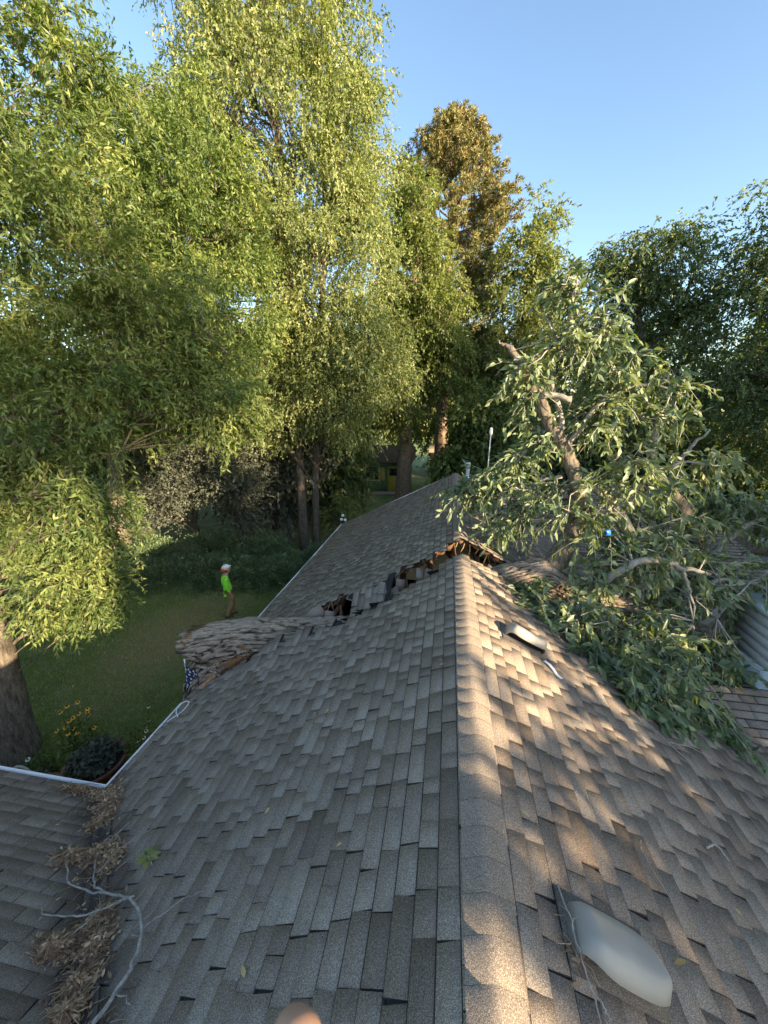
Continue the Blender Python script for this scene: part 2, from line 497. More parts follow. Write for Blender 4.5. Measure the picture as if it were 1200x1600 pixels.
def tree(name, label, base, trunks, blobs, ncl, twigs, tw_len, nl, L, W, leaf, bark, droop=.3, clr=.6, shell=.5,
         group=None, tint_c=.45, tint_v=.16, twig_r=0, hi=False, main=9, out=.5, curve=.5, spread=.8, limb_r=.05, gap=None, twig_mat=None, wind=(0, 0, 0), topt=0.0, leaf_parts=0):
    """trunks: list of (points, radii). crown: clusters of leafy twigs inside blobs; limbs grow from trunks to clusters"""
    th = thing(name, base, label, 'tree', group)
    g = Geo(); nodes = []; nrad = []
    for pts, rad in trunks:
        pts = np.asarray(pts, float)
        # smooth resample with a slight wander
        k = np.linspace(0, len(pts) - 1, len(pts) * 5)
        P = np.stack([np.interp(k, np.arange(len(pts)), pts[:, i]) for i in range(3)], 1)
        P[1:-1, :2] += np.cumsum(RNG.normal(0, .012, (len(P) - 2, 2)), 0)
        R = np.interp(k, np.arange(len(pts)), rad)
        g.tube(P, R, 12)
        nodes.append(P[len(P) // 4:]); nrad.append(R[len(P) // 4:])
    C = blob_points(blobs, ncl, shell)
    if gap is not None: C = C[~gap(C)]
    C = C[C[:, 2] > .5]
    tn = np.concatenate(nodes); tr = np.concatenate(nrad)
    ax = tn.mean(0)
    lg = Geo()
    mp = [tn]; mr = [tr]
    for i in RNG.choice(len(C), min(main, len(C)), replace=False):
        c = C[i]
        low = tn[:, 2] < max(c[2] - .25 * np.linalg.norm(c[:2] - ax[:2]), tn[:, 2].min() + .1)
        cand = np.where(low)[0]
        j = cand[np.argmin(np.linalg.norm(tn[cand] - c, axis=1) + RNG.uniform(0, 1.2, len(cand)))]
        p0 = tn[j]; mid = p0 * .5 + c * .5 + np.array([0, 0, .18 * np.linalg.norm(c - p0)])
        P = bez(p0, mid, c, 9); P[1:-1] += RNG.normal(0, .05 * np.linalg.norm(c - p0) / 3, (7, 3))
        r0 = min(tr[j] * .6, limb_r * 2.2)
        R = np.linspace(r0, r0 * .22, 9)
        lg.tube(P, R, 6); mp.append(P[2:]); mr.append(R[2:])
    mp = np.concatenate(mp); mr = np.concatenate(mr)
    used = np.zeros(len(mp))
    for c in C:
        dist = np.linalg.norm(mp - c, axis=1) + used * .6 + np.maximum(0, mp[:, 2] - c[2] + .2) * 1.5
        j = int(np.argmin(dist)); p0 = mp[j]; used[j] += 1
        mid = p0 * .5 + c * .5 + np.array([0, 0, .12 * np.linalg.norm(c - p0)]) + RNG.normal(0, .1, 3)
        r0 = min(mr[j] * .6, limb_r)
        lg.tube(bez(p0, mid, c, 5), np.linspace(r0, r0 * .25, 5), 4, cap=False)
    build("trunk", g, M[bark], th, True)
    build("branches", lg, M[twig_mat or bark], th, True)
    clt = np.clip(RNG.normal(tint_c, tint_v, len(C)), 0, 1)
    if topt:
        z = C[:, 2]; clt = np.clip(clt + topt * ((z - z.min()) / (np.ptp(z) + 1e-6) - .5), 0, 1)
    R = clr * RNG.uniform(.7, 1.3, len(C))
    P, D, Ls, Ws, ti, st, mid, end = spray_leaves(C, R, clt, twigs, tw_len, nl, droop, ax, L, W, spread, out, curve, wind)
    if leaf_parts:      # the nearest leaves are single parts
        near = np.argsort(np.linalg.norm(P - CAM, axis=1))[:leaf_parts]
        for i in near:
            v1, q1, t1 = leaves_mesh(P[i:i + 1], D[i:i + 1], Ls[i:i + 1], Ws[i:i + 1], ti[i:i + 1], True)
            obj("leaf", mesh_np("leaf", v1 - ORG[th], q1, None, t1), M[leaf], th)
        kp = np.ones(len(P), bool); kp[near] = False
        P, D, Ls, Ws, ti = P[kp], D[kp], Ls[kp], Ws[kp], ti[kp]
    V, Q, ti = leaves_mesh(P, D, Ls, Ws, ti, hi)
    me = mesh_np("crown", V - ORG[th], Q, None, ti)
    tag(obj("crown", me, M[leaf], th), kind="stuff")
    if twig_r:
        tg = Geo(); tri_twigs(tg, st, mid, end, twig_r, twig_r * .5)
        o = build("twigs", tg, M['shoot'], th); o["kind"] = "stuff"
    return th

# ================================================================== the broken house
ZR, S = 4.5, 0.5
XE = 3.86            # eave distance left of the ridge
NRM = 1 / math.sqrt(1 + S * S)
YN = (np.array([-4.4, -3, -2.0, -1.36, -.75, -.16, 0, .3, .7, 1.2, 2, 5]), np.array([4.52, 4.55, 4.80, 5.02, 5.22, 5.66, 5.72, 5.74, 5.58, 5.45, 5.45, 5.5]))
YF = (np.array([-4.4, -2.62, -2.45, -2.25, -1.86, -1.76, -1.36, -1.12, -1.04, -.66, -.60, -.16, 0, .22, .7, 1.2, 2, 5]), np.array([5.42, 5.42, 5.50, 5.76, 5.84, 5.50, 5.56, 5.62, 5.92, 6.02, 5.95, 6.18, 6.28, 6.33, 6.2, 6.3, 6.5, 6.7]))
def yn(x): return np.interp(x, *YN)
def yf(x): return np.interp(x, *YF)
def dz(x, y):
    """sag of the torn sheets next to the trunk"""
    a, b = yn(x), yf(x)
    if y <= (a - .04 if -1.80 < x < -1.08 else (a + b) / 2):
        w = math.exp(-((x + .5) / 1.7) ** 2)
        s = -.08 * w * math.exp(min(0, y - a) / .55)
        # torn tongue that rides up over the trunk by the eave
        s += .20 * math.exp(-((x + 2.55) / .5) ** 2) * math.exp(min(0, y - a) / .30)
        return s
    w = math.exp(-((x - .0) / 1.3) ** 2)
    up = .0 * w * math.exp(-max(0, y - b) / .6)
    lo = -.08 * math.exp(-((x + 2.9) / .9) ** 2) * math.exp(-max(0, y - b) / .7)
    fold = 0
    if -1.80 < x < -1.08:
        k = max(0.0, b + .14 - y)
        fold = -.72 * k - .30 * min(k, .2) ** 1.5
    wob = .012 * math.sin(3.1 * y + 2 * x)
    return up + lo + fold + wob
def main_pt(side):
    def f(u, v, n=0.0):
        x = side * u
        z = ZR - S * u + dz(x, v)
        return np.array([x + side * n * S * NRM, v, z + n * NRM])
    return f

class Slope:
    """a roof slope with courses of shingles. map(u, v, n): u = horizontal distance down the slope, v along the courses"""
    def __init__(s, mp, umax, spans, parent, tint_shift=0.0):
        s.mp = mp; s.pieces = []; s.parent = parent
        cw = .107
        deck = Geo(); nc = int(round(umax / cw))
        for i in range(nc):
            u0, u1 = i * cw, (i + 1) * cw
            for (v0, v1, cut0, cut1) in spans((u0 + u1) / 2):
                if v1 - v0 < .06: continue
                # deck strip
                nv = max(2, int((v1 - v0) / .22) + 1)
                vs = np.linspace(v0, v1, nv)
                if cut0 or cut1:
                    vs = np.unique(np.concatenate([vs, np.linspace(v0, min(v1, v0 + .6), 7) if cut0 else vs, np.linspace(max(v0, v1 - .6), v1, 7) if cut1 else vs]))
                nv = len(vs)
                V = []
                for v in vs: V += [mp(u0, v, 0), mp(u1, v, 0), mp(u1, v, -.022), mp(u0, v, -.022)]
                Q = []
                for k in range(nv - 1):
                    a, b = 4 * k, 4 * k + 4
                    Q += [(a, a + 1, b + 1, b), (a + 1, a + 2, b + 2, b + 1), (a + 2, a + 3, b + 3, b + 2), (a + 3, a, b, b + 3)]
                Q += [(0, 3, 2, 1), (4 * nv - 4, 4 * nv - 3, 4 * nv - 2, 4 * nv - 1)]
                deck.add(V, Q)
                # shingles
                v = v0 - (0 if cut0 else random.uniform(0, .3))
                if cut0: v = v0 - random.uniform(0, .05)
                prev = random.random()
                while v < v1:
                    ln = random.choice((.15, .19, .23, .27, .30, .34, .12))  * random.uniform(.9, 1.1)
                    e = v + ln
                    if e > v1: e = v1 + (random.uniform(-.02, .06) if cut1 else 0)
                    if e - v < .04: break
                    r = random.random()
                    t = random.gauss(.33, .05) if r < .28 else random.gauss(.55, .07) if r < .80 else random.gauss(.78, .07)
                    t = min(1, max(.12, t + tint_shift))
                    thick = random.choice((.006, .011))
                    gap = random.choice((0, 0, .006, .008, .009))
                    s.pieces.append((u0, u1, max(v, v0 - .05), e - gap, thick, t, random.uniform(-.010, .010)))
                    v = e
        s.deck = deck
    def piece_geo(s, p):
        u0, u1, v0, v1, th, t, sl = p
        g = Geo(); mp = s.mp
        ue = u1 + .012; ub = u0 + .012
        nl = .003; nh = th + .006
        band = .010
        k = 1 if (v1 - v0) < .2 else 2
        V = []; Q = []; T = []
        vs = np.linspace(v0, v1, k + 1)
        for j, v in enumerate(vs):
            v_hi = v; v_lo = v + sl
            V += [mp(ub, v_hi, nl), mp(ub + band, v_hi, nl + .001), mp(ue, v_lo, nh), mp(ue, v_lo, .001), mp(ub, v_hi, -.004)]
        for j in range(k):
            a, b = 5 * j, 5 * j + 5
            Q += [(a, a + 1, b + 1, b), (a + 1, a + 2, b + 2, b + 1), (a + 2, a + 3, b + 3, b + 2)]
            T += [.0, t, .05]
        e = 5 * k
        Q += [(4, 3, 2, 1), (e + 1, e + 2, e + 3, e + 4)]; T += [.05, .05]
        g.add(V, Q, tint=np.array(T))
        return g

def screen(p):
    """size measure used only to choose which pieces become separate objects: distance-based"""
    d = p - CAM
    F = np.array([-math.sin(YAW) * math.cos(PITCH), math.cos(YAW) * math.cos(PITCH), -math.sin(PITCH)])
    Rr = np.array([math.cos(YAW), math.sin(YAW), 0]); U = np.cross(Rr, F)
    z = d @ F
    if z < .1: return None
    return (d @ Rr) / z, (d @ U) / z, z

house = thing("house", (0, 6, 0), "storm-broken house with weathered grey-brown shingle roof split by the fallen tree", "house")

def spans_left(u):
    x = -u
    a = -1.15 + u + .02 if u > 0 else -2.5
    a = max(-2.2, a)
    j = random.choice((-.16, -.08, 0, .03, .06))
    n0 = yn(x) + (j - .10 if -1.76 < x < -1.10 else j); f0 = yf(x) + random.choice((-.10, -.04, 0, .05, .09))
    if -1.76 < x < -1.10: f0 = yn(x) - .02
    return [(a, n0, False, True), (f0, 12.6, True, False)]
def spans_right(u):
    x = u
    j = random.uniform(-.06, .05)
    return [(-2.2, yn(x) + j, False, True), (yf(x) + random.uniform(-.05, .06), 12.6, True, False)]
slopes = []
left = Slope(main_pt(-1), XE, spans_left, house)
right = Slope(main_pt(1), 4.48, spans_right, house, -.02)
def wing_l(u, v, n=0.0):      # ridge along x at y = -1.15, falling towards +y; v = x
    z = ZR - S * u
    return np.array([v, -1.15 + u + n * S * NRM, z + n * NRM])
wl = Slope(lambda u, v, n=0.0: wing_l(u, v, n), 3.84, lambda u: [(-9.5, -u - .02, False, False)], house)
def wing_r(u, v, n=0.0):      # low wing on the right, near slope falling towards the camera
    return np.array([v, 5.2 - u - n * .33, 2.93 - .36 * u + n * .94])
wr = Slope(wing_r, 2.56, lambda u: [(3.1 + .28 * u, 9.5, False, False)], house, .12)
def wing_rf(u, v, n=0.0):
    return np.array([v, 5.2 + u + n * .33, 2.93 - .36 * u + n * .94])
wrf = Slope(wing_rf, 2.56, lambda u: [(3.1, 9.5, False, False)], house, .05)
def rear_r(u, v, n=0.0):
    return np.array([v, 13.2 - u - n * .38, 4.16 - .42 * u + n * .92])
rr = Slope(rear_r, 3.58, lambda u: [(.7, 6.4 + .4 * u, False, False)], house, -.05)
def rear_rf(u, v, n=0.0):
    return np.array([v, 13.2 + u + n * .38, 4.16 - .42 * u + n * .92])
rrf = Slope(rear_rf, 3.58, lambda u: [(.3, 6.4 + .4 * u, False, False)], house, -.05)

allp = []
for sl in (left, right, wl, wr, wrf, rr, rrf):
    sl.part = build("roof_slope", sl.deck, M['felt'], house)
    for i, p in enumerate(sl.pieces):
        c = sl.mp((p[0] + p[1]) / 2, (p[2] + p[3]) / 2, 0)
        q = screen(c)
        vis = q is not None and abs(q[0]) < 1.0 and abs(q[1]) < 1.333
        allp.append((-(p[3] - p[2]) / (q[2] ** 2) if vis else 0, sl, i))
allp.sort(key=lambda t: t[0])
single = {(id(sl), i) for _, sl, i in allp[:290]}
for sl in (left, right, wl, wr, wrf, rr, rrf):
    rest = Geo()
    for i, p in enumerate(sl.pieces):
        g = sl.piece_geo(p)
        if (id(sl), i) in single:
            V, Q, T, ti = g.arrays()
            me = mesh_np("shingle", V - ORG[house], Q, T, ti)
            obj("shingle", me, M['shingle'], sl.part)
        else:
            V, Q, T, ti = g.arrays(); rest.add(V, Q, tint=ti)
    if rest.n:
        o = build("shingle_field", rest, M['shingle'], sl.part); o["kind"] = "stuff"

# --- ridge caps: one bent shingle each
def cap_piece(y0, y1, t):
    g = Geo()
    w = .118; prof = []
    for k in range(-6, 7):
        u = k / 6 * w
        zz = -S * math.sqrt(u * u + .0007) + .019
        prof.append((u, zz))
    V = []; Q = []
    for yy, lift in ((y0, .007), (y0, .001), (y1, .002)):
        for (x, zz) in prof:
            V.append((x, yy, ZR + zz + lift + dz(0, yy)))
    n = len(prof)
    # y0 edge is the raised butt end nearer to the camera
    top0 = 0; low0 = n; far = 2 * n
    for k in range(n - 1):
        Q.append((top0 + k, top0 + k + 1, far + k + 1, far + k))
        Q.append((low0 + k, low0 + k + 1, top0 + k + 1, top0 + k))
    g.add(V, Q, tint=np.array([t if i % 2 == 0 else .12 for i in range(2 * (n - 1))]))
    return g
y = -2.0
while y < 12.55:
    y1 = y + .150
    if not (5.68 < y + .08 < 6.30):
        t = min(1, max(.3, random.gauss(.58, .06)))
        ye = min(y1 + .06, 5.74) if y < 5.7 else y1 + .06
        build("ridge_shingle", cap_piece(y, ye, t), M['cap'], house)
    y = y1

# --- valley strip, gutters, fascia, walls
g = Geo()
for k in range(14):
    d0, d1 = k * .21, (k + 1) * .21
    pts = []
    for d in (d0, d1):
        for w in (-.10, -.05, 0, .05, .10):
            xx, yy = -XE + .04 + d, 2.69 - d
            if w < 0: p = np.array([xx + w, yy, ZR - S * (yy + 1.15) + .02])
            else: p = np.array([xx, yy + w, ZR + S * xx + .02])
            pts.append(p)
    g.add(pts, [(j, j + 1, j + 6, j + 5) for j in range(4)], tint=np.array([.75, .2, .2, .75]) * random.uniform(.7, 1.2))
build("valley_strip", g, M['shingle'], house)

def gutter(a, b, out):
    """open K-style trough from a to b, out = outward horizontal direction"""
    a = np.array(a, float); b = np.array(b, float); out = np.array(out, float)
    prof = [(0.0, 0.0), (0.0, -.09), (.03, -.10), (.045, -.06), (.050, 0.0), (.062, 0.0), (.062, -.012), (.055, -.07), (.035, -.112), (-.008, -.102), (-.008, 0.0)]
    V = []
    for p in (a, b):
        for (o_, z) in prof: V.append(p + out * o_ + np.array([0, 0, z]))
    n = len(prof)
    g = Geo(); g.add(V, [(k, (k + 1) % n, n + (k + 1) % n, n + k) for k in range(n)], [(0, 1, 2), (0, 2, 3), (n, n + 2, n + 1)])
    return g
ZE = ZR - S * XE
build("gutter", gutter((-XE + .02, 2.72, ZE + .012), (-XE + .02, 4.02, ZE - .0), (-1, 0, 0)), M['white'], house)
build("gutter", gutter((-XE + .02, 5.5, ZE - .0), (-XE + .02, 12.6, ZE + .012), (-1, 0, 0)), M['white'], house)
build("gutter", gutter((-9.5, 2.70, ZE + .012), (-XE - .02, 2.70, ZE + .012), (0, 1, 0)), M['white'], house)
g = Geo(); g.box((-XE + .005, (2.7 + 4.4) / 2, ZE - .09), (.02, 1.7, .15)); build("fascia_board", g, M['white'], house)
g = Geo(); g.box((-XE + .005, 9.05, ZE - .09), (.02, 7.1, .15)); build("fascia_board", g, M['white'], house)
g = Geo(); g.box((-6.7, 2.685, ZE - .09), (5.6, .02, .15)); build("fascia_board", g, M['white'], house)
# far rake boards
for sx in (-1, 1):
    R = Matrix.Rotation(math.atan(S) * sx, 3, 'Y')
    ln = XE / math.cos(math.atan(S))
    g = Geo(); g.box((sx * XE / 2, 12.63, ZR - S * XE / 2 - .07), (ln, .03, .14), R); build("rake_board", g, M['white'], house)
# walls with clapboards left as boards on the gable and long sides
def wall_box(c, size): 
    g = Geo(); g.box(c, size); build("wall", g, M['wall'], house)
wall_box((-3.35, 3.5, 1.28), (.2, 1.6, 2.56)); wall_box((-3.35, 9.0, 1.28), (.2, 6.9, 2.56)); wall_box((3.9, 6.0, 1.1), (.2, 13, 2.2))
wall_box((0, 12.3, 1.25), (7.0, .2, 2.5)); wall_box((-6.5, 2.1, 1.28), (6.0, .2, 2.56)); wall_box((-9.3, 0, 1.28), (.2, 4, 2.56))
g = Geo(); g.add([(-3.4, 12.3, 2.5), (3.4, 12.3, 2.5), (0, 12.3, 4.3), (-3.4, 12.2, 2.5), (3.4, 12.2, 2.5), (0, 12.2, 4.3)], [(0, 1, 4, 3)], [(0, 2, 1), (3, 4, 5)])
build("gable_wall", g, M['wall'], house)
wall_box((6.3, 3.2, 1.05), (6.0, .2, 2.1)); wall_box((4.5, 10.2, 1.3), (6.0, .2, 2.4)); wall_box((7.3, 13, 1.3), (.2, 5.4, 2.4))
# attic floor with grey insulation, dark in the gap
g = Geo(); g.box((0, 5.5, 2.55), (6.4, 6.0, .08)); build("attic_floor", g, M['lumber'], house)

# --- torn sheathing edge and rafters in the crack
def torn_strip(xs, far, depth, name="torn_sheathing", off=.03):
    g = Geo(); V = []; n = 0
    for x in xs:
        yv = (yf(x) + .015 if far else yn(x) - .02) + random.uniform(-.03, .04)
        zt = ZR - S * abs(x) + dz(x, yv + (.02 if far else -.02)) - off
        if abs(x) < .05: zt -= .02
        zb = zt - depth * random.choice((.4, .7, .9, 1.1, 1.5))
        yb = yv + random.uniform(-.03, .05)
        V += [(x, yv, zt), (x, yb, zb), (x, yb + .02, zb), (x, yv + .02, zt)]
        n += 1
    Q = []
    for k in range(n - 1):
        a, b = 4 * k, 4 * k + 4
        Q += [(a, b, b + 1, a + 1), (a + 1, b + 1, b + 2, a + 2), (a + 2, b + 2, b + 3, a + 3), (a + 3, b + 3, b, a)]
    g.add(V, Q)
    return build(name, g, M['sheath'], house)
torn_strip(np.arange(-.95, -.02, .045), True, .085)
torn_strip(np.arange(-.02, .95, .045), True, .08)
torn_strip(np.arange(-2.45, -1.80, .05), True, .10)
for yy in (3.4, 4.0, 6.9, 7.5, 8.1):
    for sx in (-1, 1):
        g = Geo(); a = math.atan(S) * sx
        g.box((sx * 1.9, yy, ZR - S * 1.9 - .26), (4.15, .045, .15), Matrix.Rotation(a, 3, 'Y')); build("rafter", g, M['lumber'], house)
# snapped rafters poking into the opening
for (p0, p1) in (((-2.0, 6.2, 3.30), (-2.1, 5.45, 3.18)), ((-1.9, 5.5, 2.7), (-1.95, 5.62, 3.42)), ((-.8, 5.6, 3.3), (-.86, 5.75, 3.92)), ((-1.0, 6.6, 3.6), (-.92, 5.62, 3.45)), ((-.55, 6.8, 3.95), (-.45, 5.85, 3.93)), ((.25, 6.9, 4.1), (.35, 6.1, 4.02)),
                 ((.75, 6.8, 3.9), (.72, 6.05, 3.86)), ((-.2, 6.9, 4.0), (.1, 6.0, 3.9))):
    p0 = np.array(p0); p1 = np.array(p1); t = np.linspace(0, 1, 5)[:, None]
    g = Geo(); g.tube(p0 + (p1 - p0) * t, [.06, .058, .055, .04, .012], 5); build("broken_rafter", g, M['sheath'], house)
# loose flaps: shingle pieces bent into the trench
for (c, s, r) in (((-.62, 5.78, 4.02), (.17, .20, .012), (.5, .35, .2)), ((-.50, 5.72, 4.06), (.12, .16, .012), (.9, .2, .1)), ((-1.05, 5.50, 3.78), (.22, .16, .012), (.8, -.4, .3)),
                  ((.62, 6.02, 4.02), (.16, .22, .012), (.3, .9, -.2)), ((.50, 5.98, 4.06), (.20, .14, .012), (.9, .7, -.1)), ((-2.36, 5.52, 3.27), (.28, .2, .012), (1.0, -.5, .7)), ((-2.15, 5.56, 3.20), (.16, .22, .012), (1.3, .2, .2)), ((-.95, 5.66, 3.86), (.16, .18, .012), (1.0, .3, .4)),
                  ((.88, 5.86, 3.98), (.18, .16, .014), (.2, 1.1, .3))):
    g = Geo(); g.box(c, s, (Matrix.Rotation(r[2], 3, 'Z') @ Matrix.Rotation(r[1], 3, 'Y') @ Matrix.Rotation(r[0], 3, 'X')), tint=random.uniform(.2, .6))
    build("torn_shingle", g, M['shingle'], house)
for k in range(26):
    x = random.choice((random.uniform(-2.4, -1.85), random.uniform(-1.05, .9), random.uniform(-1.05, .9)))
    yv = yf(x) + random.uniform(-.02, .05); z = ZR - S * abs(x) - .05
    p = np.array([x, yv, z]); q = p + np.array([random.uniform(-.12, .12), -random.uniform(.08, .30), -random.uniform(-.02, .22)])
    g = Geo(); g.tube([p, (p + q) / 2 + RNG.normal(0, .015, 3), q], [random.uniform(.006, .018), random.uniform(.005, .012), .001], 4); build("splinter", g, M['lumber' if k % 3 else 'sheath'], house)
for k in range(9):
    x = random.choice((random.uniform(-1.7, -1.15), random.uniform(-1.0, .6)))
    yv = yn(x) + .02; z = ZR - S * abs(x) + dz(x, yn(x) - .05) - .02
    w_ = random.uniform(.06, .16); d_ = random.uniform(.08, .2)
    V = [(x - w_, yv - .05, z), (x + w_, yv - .05, z - .5 * w_ * (1 if x > 0 else -1)), (x + w_ * random.uniform(.4, 1), yv + d_, z - d_ * random.uniform(.5, 1.1)), (x - w_ * random.uniform(.4, 1), yv + d_ * random.uniform(.5, 1), z - d_ * random.uniform(.5, 1.1))]
    V += [(a, b, c - .004) for a, b, c in V]
    g = Geo(); g.add(V, [(0, 1, 2, 3), (4, 7, 6, 5), (0, 4, 5, 1), (1, 5, 6, 2), (2, 6, 7, 3), (3, 7, 4, 0)]); build("torn_felt", g, M['felt'], house)
# pale metal flashing piece in the crack on the right
g = Geo(); g.box((.80, 6.05, 3.98), (.15, .03, .16), Matrix.Rotation(.35, 3, 'Y')); build("flashing_piece", g, M['pipe'], house)

# --- roof vents: hood with its open mouth towards the camera
def roof_vent(x0, y0, wu, wv, hgt, label):
    """footprint: wu down the slope from x0, wv along the ridge from y0 (mouth) to y0 + wv"""
    g = Geo(); nu, nv = 22, 14; V = []
    for j in range(nv + 1):
        v = j / nv
        for i in range(nu + 1):
            u = i / nu
            e = min(u, 1 - u) * 2
            edge = min(1.0, max(0.0, e / .34)); edge = (1 - (1 - edge) ** 2.2) ** .5
            back = 1 - max(0, (v - .12) / .88) ** 2.0 
            lip = 1.0 if v > .16 else .62 + .38 * (v / .16) ** .5
            h = hgt * (1 + .05 * noise.noise(Vector((u * 3 + x0 * 9, v * 3, 2)))) * edge * (max(0, back) ** .62) * lip
            taper = 1 - .16 * v ** 2
            uu = x0 + wu * (.5 + (u - .5) * taper); vv = y0 + wv * v + .26 * wv * (abs(2 * u - 1) ** 3.5) * (1 - v) - .10 * wv * (abs(2 * u - 1) ** 3) * v
            if j == 0 : vv -= .015 * edge
            V.append(main_pt(1)(uu, vv, .012 + h))
    Q = [(j * (nu + 1) + i, j * (nu + 1) + i + 1, (j + 1) * (nu + 1) + i + 1, (j + 1) * (nu + 1) + i) for j in range(nv) for i in range(nu)]
    g.add(V, Q)
    o = build("roof_vent", g, M['vent'], house, True, label)
    s = o.modifiers.new("thick", 'SOLIDIFY'); s.thickness = .006; s.offset = -1
    g = Geo()   # flange under the shingles and the dark throat
    F4 = [main_pt(1)(a, b, .011) for a, b in ((x0 - .02, y0 + .0), (x0 + wu + .02, y0 + .0), (x0 + wu + .02, y0 + wv + .02), (x0 - .02, y0 + wv + .02))]
    F5 = [main_pt(1)(a, b, .017) for a, b in ((x0 - .02, y0 + .0), (x0 + wu + .02, y0 + .0), (x0 + wu + .02, y0 + wv + .02), (x0 - .02, y0 + wv + .02))]
    g.add(F4 + F5, [(4, 5, 6, 7), (0, 1, 5, 4), (1, 2, 6, 5), (2, 3, 7, 6), (3, 0, 4, 7)]); build("flange", g, M['cap'], o).matrix_parent_inverse = Matrix()
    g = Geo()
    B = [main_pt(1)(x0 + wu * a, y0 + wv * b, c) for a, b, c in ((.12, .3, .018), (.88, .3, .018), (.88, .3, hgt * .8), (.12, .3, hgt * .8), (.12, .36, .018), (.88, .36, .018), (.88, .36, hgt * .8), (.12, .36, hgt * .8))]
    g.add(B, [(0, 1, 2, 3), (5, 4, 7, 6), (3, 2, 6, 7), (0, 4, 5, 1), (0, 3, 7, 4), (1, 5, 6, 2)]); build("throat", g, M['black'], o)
    return o
roof_vent(.36, 1.17, .40, .30, .15, "large grey plastic roof vent nearest the camera beside the ridge")
roof_vent(.40, 3.70, .42, .30, .16, "grey plastic roof vent in the sunlit strip below the ridge")
roof_vent(.45, 8.75, .40, .26, .12, "pale roof vent beyond the crack, half behind leaves")
# white metal strap hanging below the second vent
g = Geo()
P = [main_pt(1)(.80 + .05 * k * .6, 3.66 - .05 * k, .02 + .018 * abs(math.sin(k * 1.1))) for k in range(5)]
V = []
for p in P: V += [p + np.array([-.014, -.006, 0]), p + np.array([.014, .006, 0]), p + np.array([.014, .006, -.004]), p + np.array([-.014, -.006, -.004])]
g.add(V, [(4 * k + a, 4 * k + b, 4 * k + 4 + b, 4 * k + 4 + a) for k in range(4) for a, b in ((0, 1), (1, 2), (2, 3), (3, 0))]); build("metal_strap", g, M['white'], house)

# --- pipes, pole, chimney
def vent_pipe(x, y, z0, z1, r, cap):
    g = Geo()
    prof = [(r * 1.9, z0 - .1), (r * 1.6, z0 + .03), (r * 1.02, z0 + .05), (r, z1)]
    if cap: prof += [(r, z1 - .02), (r * 1.45, z1 - .01), (r * 1.5, z1 + .08), (r * 1.25, z1 + .12), (0.001, z1 + .13)]
    else: prof += [(r * .85, z1), (r * .85, z1 - .1), (0.001, z1 - .1)]
    g.lathe(prof, (x, y, 0), 18); build("vent_pipe", g, M['pipe'], house, True)
vent_pipe(.36, 12.2, 4.3, 4.80, .055, True)
vent_pipe(3.0, 11.6, 3.30, 4.15, .075, False)
g = Geo(); g.tube([(1.0, 12.6, 4.0), (1.0, 12.6, 4.6), (1.02, 12.6, 5.75)], [.02, .02, .016], 8)
o = build("roof_pole", g, M['pipe'], house, True)
g = Geo(); g.lathe([(.001, 5.72), (.03, 5.74), (.055, 5.80), (.06, 5.86), (.045, 5.90), (.05, 5.93), (.02, 5.98), (.001, 5.98)], (1.02, 12.6, 0), 12); build("pole_head", g, M['white'], o, True)
# sided chimney on the right wing ridge
ch = Geo(); ch.box((4.62, 5.75, 3.1), (.82, .82, 1.6)); cho = build("chimney", ch, M['siding'], house)
for k in range(10):
    z = 2.55 + k * .135
    for (c, s, R) in (((4.62, 5.325, z), (.86, .02, .13), Matrix.Rotation(-.10, 3, 'X')), ((4.195, 5.75, z), (.02, .86, .13), Matrix.Rotation(.10, 3, 'Y'))):
        g = Geo(); g.box(c, s, R); build("siding_board", g, M['siding'], cho)
g = Geo(); g.box((4.62, 5.75, 3.95), (1.0, 1.0, .10)); build("chimney_cap", g, M['pipe'], cho)
g = Geo()
g.add([(4.05, 5.18, 2.90), (5.2, 5.18, 2.90), (5.2, 5.30, 3.16), (4.18, 5.30, 3.16), (4.05, 6.3, 2.80), (4.18, 6.2, 3.10)], [(0, 1, 2, 3), (4, 0, 3, 5)]); build("chimney_flashing", g, M['pipe'], cho)

ground()

# ================================================================== the fallen tree
fallen = thing("fallen_tree", (-4.3, 4.75, 2.6), "fallen tree whose thick furrowed trunk lies across the roof, leafy limbs on the right", "tree")

